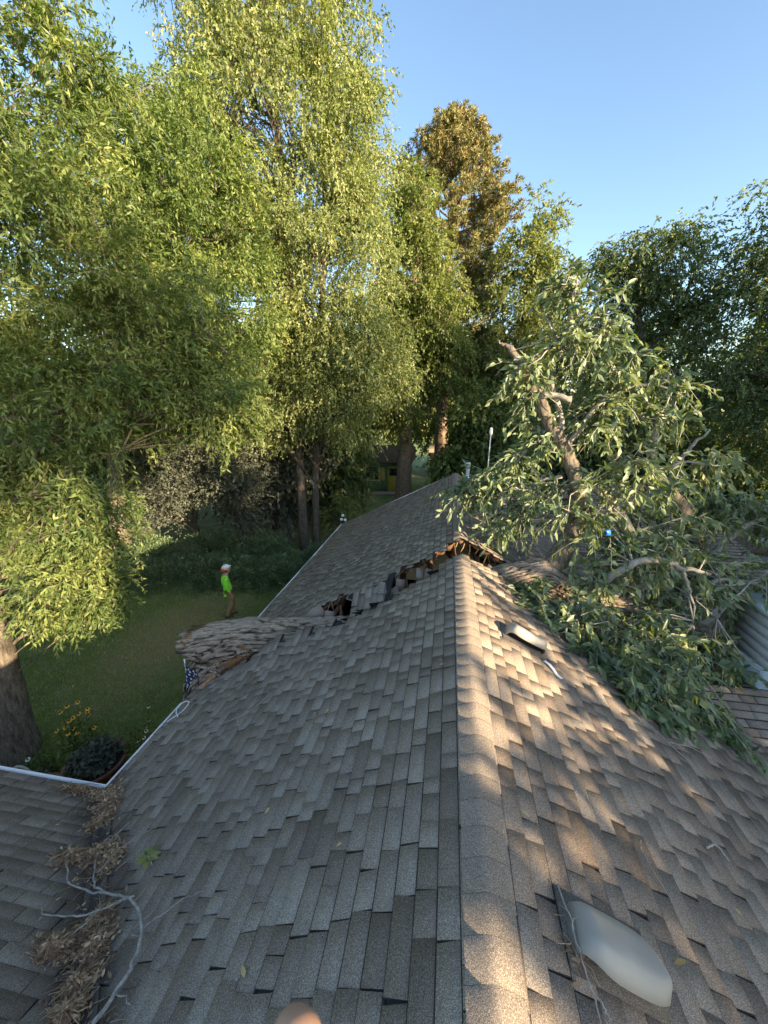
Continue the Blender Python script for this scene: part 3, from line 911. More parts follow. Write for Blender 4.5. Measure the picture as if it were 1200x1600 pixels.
def bark_tube(P, R, sides, nseg, amp, flat0=None, seed=0.0):
    """thick trunk with furrowed bark as real relief"""
    P = np.asarray(P, float)
    k = np.linspace(0, len(P) - 1, nseg)
    # smooth (cubic-ish) interpolation
    Pi = np.stack([np.interp(k, np.arange(len(P)), P[:, i]) for i in range(3)], 1)
    for _ in range(12): Pi[1:-1] = .5 * Pi[1:-1] + .25 * (Pi[:-2] + Pi[2:])
    Ri = np.interp(k, np.arange(len(P)), R)
    T = unit(np.gradient(Pi, axis=0))
    arc = np.concatenate([[0], np.cumsum(np.linalg.norm(np.diff(Pi, axis=0), axis=1))])
    u = unit(np.cross(T[0], (0, 0, 1.0)))
    V = np.zeros((nseg, sides, 3)); H = np.zeros((nseg, sides))
    for i in range(nseg):
        u = unit(u - T[i] * (u @ T[i])); w = np.cross(T[i], u)
        for j in range(sides):
            a = 2 * math.pi * j / sides
            cx, cy = math.cos(a), math.sin(a)
            q = Vector((cx * 3.0 + seed, cy * 3.0, arc[i] * 1.05))
            q += noise.noise_vector(q * 1.4) * .30
            f1 = abs(noise.noise(q * 2.7)); f2 = abs(noise.noise(q * 4.6 + Vector((7, 3, 1))))
            fur = min(1.0, f1 * 3.6) * (.45 + .55 * min(1.0, f2 * 3.2))
            brk = min(1.0, abs(noise.noise(Vector((cx * 3 + seed, cy * 3, arc[i] * 5.5)))) * 6)
            fur *= .85 + .15 * brk
            q2 = Vector((cx * 9, cy * 9 + seed, arc[i] * 4))
            h = amp * (fur ** .7 - .6) + amp * .30 * noise.noise(q2) + Ri[i] * .06 * noise.noise(Vector((cx, cy, arc[i] * .9 + seed)))
            H[i, j] = fur
            V[i, j] = Pi[i] + (Ri[i] + h) * (cx * u + cy * w)
    return V, H

def add_grid(g, V, tint=.5, close=True):
    n, m = V.shape[:2]
    j = np.arange(m if close else m - 1); j2 = (j + 1) % m
    Q = np.concatenate([np.stack([i * m + j, i * m + j2, (i + 1) * m + j2, (i + 1) * m + j], 1) for i in range(n - 1)])
    g.add(V.reshape(-1, 3), Q, tint=tint)

AX = [(-4.18, 4.76, 2.82), (-3.9, 4.84, 2.90), (-3.3, 5.0, 2.97), (-2.4, 5.18, 2.97), (-1.2, 5.5, 2.98), (-.2, 5.75, 3.25), (.7, 5.95, 3.84), (1.3, 6.0, 4.0), (2.0, 6.02, 3.66), (3.0, 6.0, 3.34), (4.2, 6.0, 2.98), (5.4, 6.05, 2.5)]
RD = [.36, .385, .38, .36, .335, .33, .33, .31, .28, .26, .24, .20]
V, Hf = bark_tube(AX, RD, 168, 560, .042)
# ragged broken end: pull the first rings about, deeper on the lower side
for i in range(34):
    f = (1 - i / 34)
    for j in range(V.shape[1]):
        c = V[i].mean(0)
        nz = noise.noise(Vector((j * .17, 3.0, 0))) * .28 + noise.noise(Vector((j * .6, 8.0, 0))) * .14
        low = max(0, (c[2] - V[i, j, 2]) / .36)
        V[i, j] += np.array([(nz + .42 * low) * f ** 1.5 - .10 * f * max(0, -low + .5), 0, 0])
for i in range(95):
    f = (1 - i / 95); c = V[i].mean(0)
    for j in range(V.shape[1]):
        o_ = max(0.0, ((c[2] - V[i, j, 2]) * .75 + (c[1] - V[i, j, 1]) * .85) / .36)
        V[i, j, 0] += min(1.0, o_) ** 1.6 * .55 * f * (1 + .5 * noise.noise(Vector((j * .5, 4, 2))))
g = Geo(); add_grid(g, V, Hf[:-1].ravel())
build("trunk", g, M['bark_fallen'], fallen, True)
# rotten hollow inside the broken end
rings = []
for k, (d, s_) in enumerate(((0.10, .93), (.22, .80), (.42, .70), (.62, .50), (.75, .02))):
    rr_ = []
    for j in range(0, 168, 4):
        b = V[0, j]; c = np.array([-4.18 + d, 4.77 + d * .26, 2.88 + d * .3])
        p = c + (b - V[0].mean(0)) * s_ * (1 + .16 * noise.noise(Vector((j * .6, k * 1.7, 1))))
        p[0] = max(p[0], b[0] + d * .6 + .02 * noise.noise(Vector((j * .9, k, 3))))
        rr_.append(p)
    rings.append(rr_)
g = Geo(); add_grid(g, np.array(rings)); build("hollow_heartwood", g, M['rot'], fallen)
# bark slab and root spur that curl down from the broken end over the eave
V2, H2 = bark_tube([(-3.55, 4.66, 2.86), (-3.80, 4.52, 2.74), (-4.0, 4.44, 2.52), (-4.08, 4.42, 2.24), (-4.06, 4.46, 1.98)], [.14, .16, .14, .12, .09], 60, 110, .04, seed=5.0)
for i in range(110): V2[i, :, 1] = 4.45 + (V2[i, :, 1] - 4.45) * .75
g = Geo(); add_grid(g, V2, H2[:-1].ravel()); build("bark_slab", g, M['bark_fallen'], fallen, True)
V2, H2 = bark_tube([(-3.6, 4.78, 2.98), (-3.88, 4.60, 2.98), (-4.02, 4.52, 2.80), (-4.1, 4.5, 2.62)], [.12, .12, .085, .05], 40, 70, .03, seed=9.0)
g = Geo(); add_grid(g, V2, H2[:-1].ravel()); build("root_spur", g, M['bark_fallen'], fallen, True)
# splintered red-brown heartwood below the trunk
for k in range(16):
    x = random.uniform(-4.0, -3.2); yy = 4.50 + (x + 3.9) * .26 + random.uniform(-.05, .1)
    z = ZR + S * x + .05
    P = [(x, yy, z + random.uniform(.0, .25)), (x + random.uniform(-.12, .12), yy - random.uniform(0, .06), z - random.uniform(-.03, .12) + .05), (x + random.uniform(-.2, .1), yy - random.uniform(.02, .1), z - random.uniform(0, .2))]
    g = Geo(); g.tube(P, [random.uniform(.02, .05), random.uniform(.015, .035), .004], 5); build("splinter", g, M['rot'], fallen)

# ---- limbs of the fallen tree
LIMBS = [  # points, radii, material
    ([(1.25, 5.95, 3.9), (1.75, 6.2, 4.6), (1.85, 6.3, 5.4), (1.28, 6.4, 6.38), (.95, 6.45, 6.92), (.80, 6.48, 7.2), (.56, 6.5, 7.52)], [.20, .15, .12, .105, .09, .08, .05], 'bark'),
    ([(.80, 6.48, 7.15), (1.0, 6.5, 7.38), (1.25, 6.5, 7.62), (1.42, 6.5, 7.82)], [.055, .045, .03, .012], 'bark'),
    ([(.56, 6.5, 7.50), (.40, 6.5, 7.62)], [.04, .015], 'bark'),
    ([(1.02, 6.42, 6.78), (1.2, 6.35, 6.82), (1.48, 6.25, 6.76)], [.05, .05, .042], 'bark_pale'),
    ([(1.55, 6.4, 5.9), (1.35, 6.5, 6.7), (1.2, 6.6, 7.1), (1.38, 6.6, 7.6), (1.40, 6.6, 8.05), (1.46, 6.6, 8.6)], [.05, .045, .04, .032, .025, .008], 'bark_pale'),
    ([(2.3, 6.0, 3.6), (2.55, 6.1, 4.2), (2.55, 6.2, 4.75), (2.35, 6.3, 5.15), (1.9, 6.3, 5.55)], [.13, .12, .11, .09, .06], 'bark_pale'),
    ([(4.3, 6.8, 3.4), (4.15, 6.95, 4.1), (3.75, 7, 4.9), (3.42, 7, 5.3)], [.14, .13, .12, .11], 'bark'),
    ([(3.42, 7, 5.3), (3.12, 7, 5.62), (3.02, 7, 5.9), (3.04, 7, 6.25), (3.1, 6.95, 6.6)], [.085, .08, .07, .06, .03], 'bark_pale'),
    ([(3.36, 7, 5.38), (3.5, 7.05, 5.75), (3.62, 7.05, 6.0), (3.85, 7.05, 6.3)], [.04, .035, .03, .012], 'bark_pale'),
    ([(2.0, 5.9, 3.8), (2.2, 5.6, 4.35), (2.45, 5.5, 4.60), (2.75, 5.5, 4.62), (3.0, 5.5, 4.50), (3.35, 5.5, 4.44)], [.06, .055, .05, .042, .035, .02], 'bark_pale'),
    ([(3.0, 5.5, 4.48), (3.1, 5.45, 4.2), (3.2, 5.45, 4.0), (3.22, 5.4, 3.7)], [.02, .018, .014, .006], 'bark_pale'),
    ([(2.0, 5.8, 3.6), (1.85, 5.2, 3.85), (1.9, 4.7, 3.78), (2.1, 4.3, 3.62), (2.4, 4.0, 3.42)], [.07, .06, .045, .03, .012], 'bark_pale'),
    ([(1.85, 5.2, 3.85), (1.5, 4.9, 3.92), (1.3, 4.6, 3.98), (1.25, 4.4, 3.95)], [.035, .03, .02, .008], 'bark_pale'),
    ([(1.9, 4.7, 3.78), (1.75, 4.3, 3.78), (1.85, 3.9, 3.66), (1.9, 3.7, 3.58)], [.03, .025, .015, .006], 'bark_pale'),
    ([(2.4, 5.5, 3.6), (2.6, 4.9, 3.55), (2.8, 4.5, 3.35), (3.0, 4.2, 3.10)], [.04, .032, .02, .008], 'bark_pale'),
    ([(1.3, 6.35, 6.3), (.9, 6.5, 5.9), (.5, 6.7, 5.65), (.15, 6.85, 5.35), (-.05, 6.9, 5.1)], [.035, .03, .024, .016, .006], 'bark_pale'),
    ([(1.5, 6.3, 5.6), (1.1, 6.35, 5.5), (.9, 6.35, 5.2), (.95, 6.35, 4.8)], [.03, .025, .018, .006], 'bark_pale'),
    ([(1.5, 6.4, 6.0), (2.0, 6.45, 6.8), (2.5, 6.4, 7.0), (2.9, 6.3, 6.85)], [.045, .04, .025, .008], 'bark_pale'),
    ([(2.35, 6.3, 5.15), (2.7, 6.2, 5.7), (3.1, 6.2, 5.9), (3.4, 6.1, 5.85)], [.05, .04, .022, .008], 'bark_pale'),
    ([(4.15, 6.95, 4.1), (4.5, 6.9, 4.7), (4.9, 6.9, 5.0), (5.4, 6.9, 4.9)], [.06, .05, .03, .01], 'bark_pale'),
    ([(4.0, 6.1, 3.2), (4.2, 6.1, 3.9), (4.6, 6.1, 4.3), (5.0, 6.1, 4.2)], [.06, .05, .03, .01], 'bark_pale'),
    ([(3.3, 6.0, 3.4), (3.4, 5.9, 3.9), (3.7, 5.8, 4.3), (4.2, 5.7, 4.25), (4.5, 5.65, 3.9)], [.05, .045, .03, .016, .006], 'bark_pale'),
    ([(4.6, 5.9, 4.6), (4.2, 5.7, 4.5), (3.8, 5.6, 4.15), (3.6, 5.55, 3.75)], [.018, .016, .012, .005], 'bark_pale'),
    ([(4.9, 6.0, 4.4), (4.4, 5.8, 4.32), (3.9, 5.7, 4.22), (3.5, 5.6, 4.25)], [.016, .014, .01, .004], 'bark_pale'),
]
limb_nodes = []
for pts, rad, mt in LIMBS:
    pts = np.asarray(pts, float); k = np.linspace(0, len(pts) - 1, len(pts) * 4)
    P = np.stack([np.interp(k, np.arange(len(pts)), pts[:, i]) for i in range(3)], 1)
    for _ in range(3): P[1:-1] = .5 * P[1:-1] + .25 * (P[:-2] + P[2:])
    P[1:-1] += RNG.normal(0, .012, (len(P) - 2, 3))
    g = Geo(); g.tube(P, np.interp(k, np.arange(len(pts)), rad), 9); build("limb", g, M[mt], fallen, True)
    limb_nodes.append(P[len(P) // 3:])
limb_nodes = np.concatenate(limb_nodes)
for k in range(34):
    p = limb_nodes[RNG.integers(len(limb_nodes))]
    if p[1] < 5.0: continue
    d_ = unit(RNG.normal(0, 1, 3) * (1, .7, .8) + np.array([.25, -.2, .1])); L_ = RNG.uniform(.35, .95)
    Pp = np.array([p, p + d_ * L_ * .4 + RNG.normal(0, .04, 3), p + d_ * L_ * .75 + RNG.normal(0, .05, 3) - (0, 0, .03), p + d_ * L_ - (0, 0, .10)])
    g = Geo(); g.tube(Pp, [.014, .011, .007, .003], 5); build("branchlet", g, M['bark_pale'], fallen, True)

FB = [  # centre, radii, clusters
    ((1.45, 6.6, 8.3), (.35, .3, .40), 8), ((1.65, 6.5, 7.7), (.55, .4, .38), 13), ((2.1, 6.5, 7.2), (.75, .5, .35), 15), ((2.5, 6.4, 6.7), (.85, .5, .35), 18),
    ((1.1, 6.4, 7.1), (.55, .4, .35), 10), ((1.7, 6.4, 6.5), (.8, .5, .4), 12), ((1.0, 6.4, 6.2), (.5, .4, .5), 10), ((1.0, 6.35, 5.6), (.7, .4, .35), 14),
    ((.35, 6.75, 5.35), (.50, .3, .25), 14), ((.9, 6.4, 4.95), (.40, .3, .35), 11), ((1.9, 6.2, 5.5), (.7, .5, .45), 11), ((2.6, 6.2, 5.75), (.7, .4, .35), 12),
    ((3.3, 6.2, 5.85), (.45, .3, .22), 6), ((2.1, 5.9, 4.9), (.8, .5, .40), 13), ((2.1, 5.9, 4.3), (.5, .4, .3), 6), ((2.9, 6.0, 4.7), (.7, .5, .5), 14), ((3.3, 6.9, 4.9), (.5, .4, .3), 7),
    ((4.6, 6.9, 5.0), (.95, .5, .32), 22), ((5.5, 6.7, 4.7), (.8, .5, .40), 16), ((3.7, 5.9, 4.25), (.7, .5, .4), 14), ((4.6, 6.0, 4.0), (.7, .5, .55), 16), ((3.0, 5.9, 4.05), (.6, .4, .35), 10),
    ((1.25, 5.0, 4.10), (.35, .50, .10), 14), ((1.65, 4.8, 3.92), (.45, .6, .14), 18), ((2.0, 4.55, 3.78), (.5, .6, .16), 20), ((2.4, 4.7, 3.66), (.5, .6, .20), 18), ((2.0, 4.05, 3.62), (.35, .3, .08), 9),
    ((2.8, 5.0, 3.45), (.4, .5, .2), 12), ((2.85, 4.35, 3.20), (.22, .35, .06), 5), ((2.3, 5.4, 3.75), (.6, .4, .25), 10), ((3.3, 5.5, 3.35), (.5, .3, .2), 7), ((3.9, 5.45, 3.05), (.5, .2, .1), 6),
]
Cs = np.concatenate([np.array(c) + rand_ball(n) * np.array(r) for c, r, n in FB])
mass = (Cs[:, 1] < 5.35) & (Cs[:, 2] < 4.3)
clt = np.clip(RNG.normal(.52, .20, len(Cs)), 0, 1)
P, D, Ls, Ws, ti, st, md, en = spray_leaves(Cs, np.full(len(Cs), .12), clt, 6, .36, 8, .45, (1.8, 6.3, 5.0), .132, .054, .85, .45, .38)
# leaves that would sink into the shingles are lifted to lie on them
rz = ZR - S * np.abs(P[:, 0]) + .03
onroof = (P[:, 0] < 4.0) & (P[:, 1] < 5.6)
P[:, 2] = np.where(onroof, np.maximum(P[:, 2], rz + RNG.uniform(0, .06, len(P))), P[:, 2])
flat = onroof & (P[:, 2] < rz + .12)
D = unit(D); D[flat, 2] = np.maximum(D[flat, 2], -.15 - S * D[flat, 0])
dist = np.linalg.norm(P - CAM, axis=1)
big = np.argsort(dist)[:290]
keep = np.ones(len(P), bool); keep[big] = False
V, Q, tq = leaves_mesh(P[keep], D[keep], Ls[keep], Ws[keep], ti[keep], True)
me = mesh_np("foliage", V - ORG[fallen], Q, None, tq)
tag(obj("foliage", me, M['leaf_fallen'], fallen), kind="stuff")
for i in big:
    V, Q, tq = leaves_mesh(P[i:i + 1], D[i:i + 1], Ls[i:i + 1], Ws[i:i + 1], ti[i:i + 1], True)
    obj("leaf", mesh_np("leaf", V - ORG[fallen], Q, None, tq), M['leaf_fallen'], fallen)
tg = Geo()
tri_twigs(tg, st, md, en, .006, .003)
nn = np.array([limb_nodes[np.argmin(np.linalg.norm(limb_nodes - c, axis=1))] for c in Cs])
tri_twigs(tg, nn, (nn + Cs) / 2 + RNG.normal(0, .05, Cs.shape), Cs, .013, .006)
o = build("twigs", tg, M['twig'], fallen); o["kind"] = "stuff"

# orange splintered board torn from the eave
g = Geo()
for k in range(7):
    a = np.array([-4.05, 4.02, 2.32]) + RNG.normal(0, .022, 3); b = np.array([-3.55, 4.52, 2.78]) + RNG.normal(0, .022, 3)
    a = a + (b - a) * random.uniform(0, .15); b = b - (b - a) * random.uniform(0, .15)
    t = np.linspace(0, 1, 7)[:, None]
    Pp = a + (b - a) * t + RNG.normal(0, .008, (7, 3))
    g.tube(Pp, [.012, .03, .036, .036, .034, .028, .010], 5)
tag(build("splintered_board", g, M['plank']), "splintered orange-brown board lying on the eave below the broken trunk", "board")

# small flag hanging by the broken trunk
fl = thing("flag", (-4.05, 4.40, 0), "small dark blue flag with white stars by the broken trunk end", "flag")
g = Geo(); g.tube([(-4.05, 4.40, 0), (-4.05, 4.40, 1.6), (-4.03, 4.37, 3.02)], [.012, .012, .010], 8); build("flag_pole", g, M['white'], fl, True)
M['navy'] = plain("navy_cloth", (0.02, 0.03, 0.09), .85, .25, 20)
M['starw'] = plain("star_white", (0.75, 0.75, 0.75), .8, .05, 20)
def flag_pt(u, v): return np.array([-4.02 + .20 * u - .02 * v, 4.36 - .03 * math.sin(u * 7 + v), 2.98 - .40 * v - .26 * u + .03 * math.sin(v * 6)])
g = Geo(); nu = 10
g.add([flag_pt(i / nu, j / nu) + np.array([0, k * .004, 0]) for k in (0, 1) for j in range(nu + 1) for i in range(nu + 1)],
      [(k * 121 + j * 11 + i, k * 121 + j * 11 + i + 1, k * 121 + j * 11 + i + 12, k * 121 + j * 11 + i + 11) for k in (0, 1) for j in range(nu) for i in range(nu)])
cl = build("cloth", g, M['navy'], fl, True)
g = Geo()
for r in range(7):
    for c in range(4):
        u = (c + .5 + .25 * (r % 2)) / 4.6; v = (r + .6) / 7.4
        ctr = flag_pt(u, v) - np.array([0, .006, 0]); pu = unit(flag_pt(u + .01, v) - flag_pt(u, v)); pv = unit(flag_pt(u, v + .01) - flag_pt(u, v))
        pts = [ctr] + [ctr + (pu * math.sin(a) - pv * math.cos(a)) * (.024 if k % 2 == 0 else .010) for k, a in enumerate(np.arange(10) * math.pi / 5)]
        g.add(pts, None, [(0, k + 1, (k + 1) % 10 + 1) for k in range(10)])
build("stars", g, M['starw'], cl)

# ================================================================== standing trees
# the old willow at the left edge
tree("willow_tree", "near willow with thick trunk filling the left edge above the flower pots", (-8.35, 4.7, 0),
     [([(-8.5, 4.7, -.1), (-8.5, 4.75, .8), (-8.5, 4.9, 2.5), (-8.6, 5.2, 5), (-8.9, 5.8, 8), (-8.8, 6.5, 11), (-8.5, 7, 13.5)], [.46, .37, .34, .30, .24, .16, .06]),
      ([(-8.6, 5.2, 4.5), (-8.0, 7.0, 6.6), (-6.8, 8.2, 7.9), (-5.6, 8.3, 8.3), (-4.85, 7.9, 7.7)], [.12, .10, .08, .05, .02])],
     [((-8.2, 7.0, 12.0), (2.0, 1.5, 2.2)), ((-8.3, 6.6, 9.3), (2.4, 1.6, 1.8)), ((-6.2, 7.6, 8.9), (1.3, 1.1, 1.3)), ((-5.3, 7.7, 7.8), (.9, .8, .8)), ((-4.85, 7.6, 6.9), (.62, .6, .8), .9),
      ((-6.6, 7.2, 7.0), (1.4, 1.0, 1.0)), ((-7.8, 6.2, 6.4), (1.5, 1.1, 1.2)), ((-7.3, 5.9, 4.6), (1.1, .9, .9), 2.2), ((-7.2, 5.5, 3.3), (.85, .8, .75), 1.3), ((-8.6, 5.6, 5.2), (1.0, .8, 1.0), 1.5),
      ((-5.0, 7.7, 6.2), (.40, .4, .45), .4)],
     520, 18, .42, 14, .120, .033, 'leaf_willow', 'bark', droop=.22, clr=.30, twig_r=.003, hi=False, main=46, out=.45, curve=.15, limb_r=.018, tint_c=.50, tint_v=.22, spread=.95, leaf_parts=290)
# second willow behind it
tree("willow_tree", "second willow with drooping grey-green shoots behind the near willow", (-14.0, 13.4, 0),
     [([(-14, 13.4, -.1), (-13.6, 13.3, 3), (-12.5, 13.0, 7), (-11, 12.7, 11), (-9.8, 12.5, 15)], [.42, .34, .28, .18, .06])],
     [((-9.6, 12.4, 13.6), (2.6, 2.0, 2.4)), ((-8.0, 12.2, 12.0), (2.6, 1.8, 2.4)), ((-7.6, 12.2, 9.6), (2.2, 1.5, 1.8)), ((-11.5, 12.5, 10.5), (2.6, 2, 3)), ((-9.0, 12.2, 8.0), (2.0, 1.6, 1.6))],
     430, 20, .5, 12, .130, .042, 'leaf_willow', 'bark', droop=.35, clr=.42, main=40, out=.4, curve=.2, limb_r=.026, tint_c=.45, tint_v=.2, spread=.95)
# the tall one
tree("tall_poplar", "tallest tree with two trunks and yellow-green sunlit crown reaching above the frame", (-7.0, 16.5, 0),
     [([(-6.75, 16.2, -.1), (-6.8, 16.3, 3), (-6.9, 16.6, 8), (-7.0, 17, 14), (-7.2, 17, 20), (-7.3, 17, 25)], [.24, .19, .18, .15, .10, .03]),
      ([(-6.35, 16.6, -.1), (-6.3, 16.7, 3), (-6.0, 17, 8), (-5.5, 17.2, 13), (-5.2, 17.3, 18)], [.19, .16, .14, .10, .03])],
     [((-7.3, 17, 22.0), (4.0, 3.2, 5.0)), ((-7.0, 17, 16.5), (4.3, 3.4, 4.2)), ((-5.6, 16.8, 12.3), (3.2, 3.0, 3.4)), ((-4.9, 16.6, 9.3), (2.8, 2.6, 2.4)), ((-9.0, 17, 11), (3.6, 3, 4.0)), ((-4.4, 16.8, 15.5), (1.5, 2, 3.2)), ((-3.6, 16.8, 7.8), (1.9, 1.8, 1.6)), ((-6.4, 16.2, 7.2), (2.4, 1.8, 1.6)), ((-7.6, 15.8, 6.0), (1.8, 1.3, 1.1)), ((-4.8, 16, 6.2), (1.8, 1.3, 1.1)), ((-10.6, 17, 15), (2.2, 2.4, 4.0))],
     1150, 22, .52, 11, .125, .058, 'leaf_tall', 'bark_dark', droop=.45, clr=.50, main=30, out=.3, curve=.35, spread=1.0, limb_r=.05, tint_c=.5, tint_v=.17, topt=.25)  # the darker bark stands in for shade on the twin trunks
tree("broadleaf_tree", "green broadleaf tree with a stout pinkish trunk by the green cottage", (-3.2, 25.6, 0),
     [([(-3.2, 25.6, -.1), (-3.15, 25.6, 2.5), (-3.0, 25.6, 6), (-2.7, 25.6, 11), (-2.5, 25.6, 15)], [.58, .46, .40, .26, .08])],
     [((-3.0, 25.4, 16.8), (1.8, 1.7, 2.4)), ((-2.6, 25.4, 14.2), (2.3, 2, 3.0)), ((-1.6, 25.2, 10.8), (2.2, 2, 2.6)), ((-3.4, 25.2, 9.5), (2.8, 2.2, 3.0)), ((-.6, 25.3, 8.6), (1.3, 1.5, 1.8)), ((-3.2, 25.0, 6.8), (2.6, 1.8, 1.8)), ((-4.6, 24.8, 11), (2.0, 1.8, 2.6))],
     330, 22, .65, 11, .19, .085, 'leaf_green', 'bark_pine', droop=.25, clr=.6, main=14, tint_c=.5, limb_r=.07)
tree("ash_tree", "slender airy light-green tree between the brown pine and the dark right-hand trees", (4.0, 27, 0),
     [([(3.4, 27, -.1), (3.3, 27, 5), (3.6, 27, 9), (4.0, 27, 13), (4.4, 27, 17)], [.22, .18, .14, .09, .03]), ([(3.3, 27, 5), (2.9, 27, 9), (2.7, 27, 12.5)], [.13, .10, .03]), ([(3.4, 27, 7), (4.6, 27, 11), (5.5, 27, 15)], [.12, .09, .03])],
     [((4.3, 27, 17.0), (1.0, 1, 1.4)), ((3.6, 27, 15.0), (1.5, 1.2, 1.4)), ((5.3, 27, 14.2), (1.3, 1.2, 1.5)), ((3.0, 27, 12.2), (1.4, 1.2, 1.6)), ((5.2, 27, 11.3), (1.6, 1.3, 1.8)), ((3.8, 27, 9.3), (2.3, 1.5, 1.8)), ((2.6, 27, 9), (1.5, 1.4, 1.6))],
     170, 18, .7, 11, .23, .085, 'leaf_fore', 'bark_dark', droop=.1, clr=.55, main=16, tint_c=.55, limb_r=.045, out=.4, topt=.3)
tree("cottonwood_tree", "dark open cottonwood with bare curved branches right of the sky gap", (8.6, 19.5, 0),
     [([(9.4, 19.5, -.1), (9.2, 19.5, 3), (8.7, 19.5, 5.6), (7.9, 19.5, 7.6), (7.7, 19.5, 9.6), (7.1, 19.5, 11.8), (6.8, 19.5, 13)], [.34, .28, .22, .17, .13, .08, .03]),
      ([(8.7, 19.5, 5.6), (7.2, 19.5, 6.9), (6.2, 19.5, 7.6)], [.12, .09, .03]), ([(7.9, 19.5, 8.6), (8.9, 19.3, 10.6), (9.3, 19.3, 12.6)], [.11, .08, .03])],
     [((6.9, 19.5, 12.0), (1.3, 1.2, 1.5)), ((8.6, 19.4, 11.9), (1.5, 1.3, 1.7)), ((6.3, 19.4, 9.3), (1.1, 1.1, 1.6)), ((9.2, 19.2, 9.4), (1.6, 1.4, 1.6)), ((6.8, 19.2, 6.5), (1.7, 1.4, 1.2)), ((8.8, 19.2, 6.9), (1.6, 1.4, 1.3))],
     190, 22, .62, 12, .145, .066, 'leaf_cotton', 'bark_dark', droop=.25, clr=.55, main=14, tint_c=.45, limb_r=.045)
tree("cottonwood_tree", "broad dark cottonwood with a thick crooked limb at the right edge", (13.6, 17.5, 0),
     [([(13.9, 17.5, -.1), (13.7, 17.5, 3), (13.2, 17.5, 6), (12.6, 17.4, 8.4), (12.3, 17.3, 11), (12.2, 17.2, 13)], [.46, .38, .32, .24, .14, .05]), ([(13.2, 17.5, 6.5), (12.0, 17.2, 8.2), (11.2, 17.0, 9.1), (10.9, 17, 10.2)], [.2, .17, .12, .05])],
     [((11.4, 17.2, 12.5), (1.8, 1.6, 1.5)), ((13.6, 17.2, 12.8), (2.2, 1.8, 1.8)), ((10.6, 17.0, 10.8), (1.4, 1.4, 1.2)), ((12.4, 17, 9.6), (2.2, 1.6, 1.6)), ((10.6, 17, 7.2), (1.7, 1.5, 1.5)), ((12.6, 17, 6.0), (2.2, 1.6, 1.8)), ((15, 17.2, 10), (2, 1.8, 3))],
     290, 24, .66, 12, .14, .064, 'leaf_cotton', 'bark_dark', droop=.25, clr=.62, main=18, tint_c=.42, limb_r=.055)

# brown-tipped pine
def pine():
    base = (-.9, 31, 0)
    th = thing("pine_tree", base, "big pine with orange-brown needle tufts and a bare twiggy top", "tree")
    g = Geo(); g.tube([(-.9, 31, -.1), (-.9, 31, 6), (-.8, 31, 14), (-.8, 31, 20), (-.9, 31, 24.4)], [.5, .42, .30, .16, .03], 12); build("trunk", g, M['bark_pine'], th, True)
    lg = Geo(); tips = []
    for k in range(230):
        z = RNG.uniform(7, 24); f = (24.6 - z) / 17.6
        rmax = 4.8 * min(1, f * 2.6) ** .62 * (1 if z > 11 else .8)
        a = RNG.uniform(0, 6.283); r = rmax * RNG.uniform(.72, 1.06)
        p0 = np.array([-.85, 31, z - .12 * r]); p2 = np.array([-.85 + r * math.cos(a), 31 + r * math.sin(a), z + .35 * r])
        P = bez(p0, p0 * .45 + p2 * .55 + np.array([0, 0, -.22 * r]), p2, 6)
        lg.tube(P, np.linspace(.07, .018, 6), 5, cap=False)
        m = int(5 + r * 4.6)
        t = RNG.uniform(.32, 1.0, m) ** .8
        pt = np.stack([np.interp(t * 5, np.arange(6), P[:, i]) for i in range(3)], 1) + RNG.normal(0, .13 + .05 * r, (m, 3)) * (1, 1, .7)
        pt[0] = P[-1]; tips.append(pt)
    for k in range(26):   # bare twigs at the top
        a = RNG.uniform(0, 6.28); p = np.array([-.9 + .5 * math.cos(a), 31 + .5 * math.sin(a), RNG.uniform(22.5, 24)])
        lg.tube([p, p + RNG.normal(0, .15, 3) + (0, 0, RNG.uniform(.5, 1.2))], [.025, .008], 4, cap=False)
    build("branches", lg, M['bark_pine'], th, True)
    T = np.concatenate(tips); nt_ = len(T); nn_ = 40
    k = np.repeat(np.arange(nt_), nn_)
    D = unit(RNG.normal(0, 1, (len(k), 3)) + np.array([0, 0, .35]))
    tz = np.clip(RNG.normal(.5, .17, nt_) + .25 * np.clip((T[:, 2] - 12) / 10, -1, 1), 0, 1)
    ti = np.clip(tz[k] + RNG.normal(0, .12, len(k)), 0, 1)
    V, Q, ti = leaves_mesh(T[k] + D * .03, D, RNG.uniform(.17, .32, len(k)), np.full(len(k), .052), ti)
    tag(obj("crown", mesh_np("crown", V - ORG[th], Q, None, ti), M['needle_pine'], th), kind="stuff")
pine()

# silvery shrub tree by the hedge
tree("shrub_tree", "silvery grey-green shrubby tree with a thin leaning trunk behind the hedge", (-9.9, 15.3, 0),
     [([(-9.3, 15.4, -.1), (-9.5, 15.3, 1.5), (-9.9, 15.2, 3.2), (-10.4, 15.2, 5.2)], [.16, .13, .10, .04]), ([(-11.6, 15.2, -.1), (-11.5, 15.2, 2), (-11.8, 15, 5)], [.14, .11, .04])],
     [((-10.4, 14.4, 5.9), (2.4, 1.3, 1.0)), ((-10.2, 14.1, 4.5), (2.3, 1.2, .9)), ((-11.4, 14.0, 3.4), (1.8, 1.1, .8)), ((-9.2, 14.3, 3.6), (1.2, 1.0, .7)), ((-9.0, 14.8, 2.6), (.7, .6, 1.0), .8), ((-12.3, 14.3, 2.4), (1.0, .9, .7), .8), ((-12.8, 14.8, 7), (2, 1.5, 1.5))],
     250, 22, .55, 11, .095, .055, 'leaf_grey', 'bark_dark', droop=.0, clr=.5, main=12, tint_c=.42, out=.8, curve=.1, limb_r=.035)

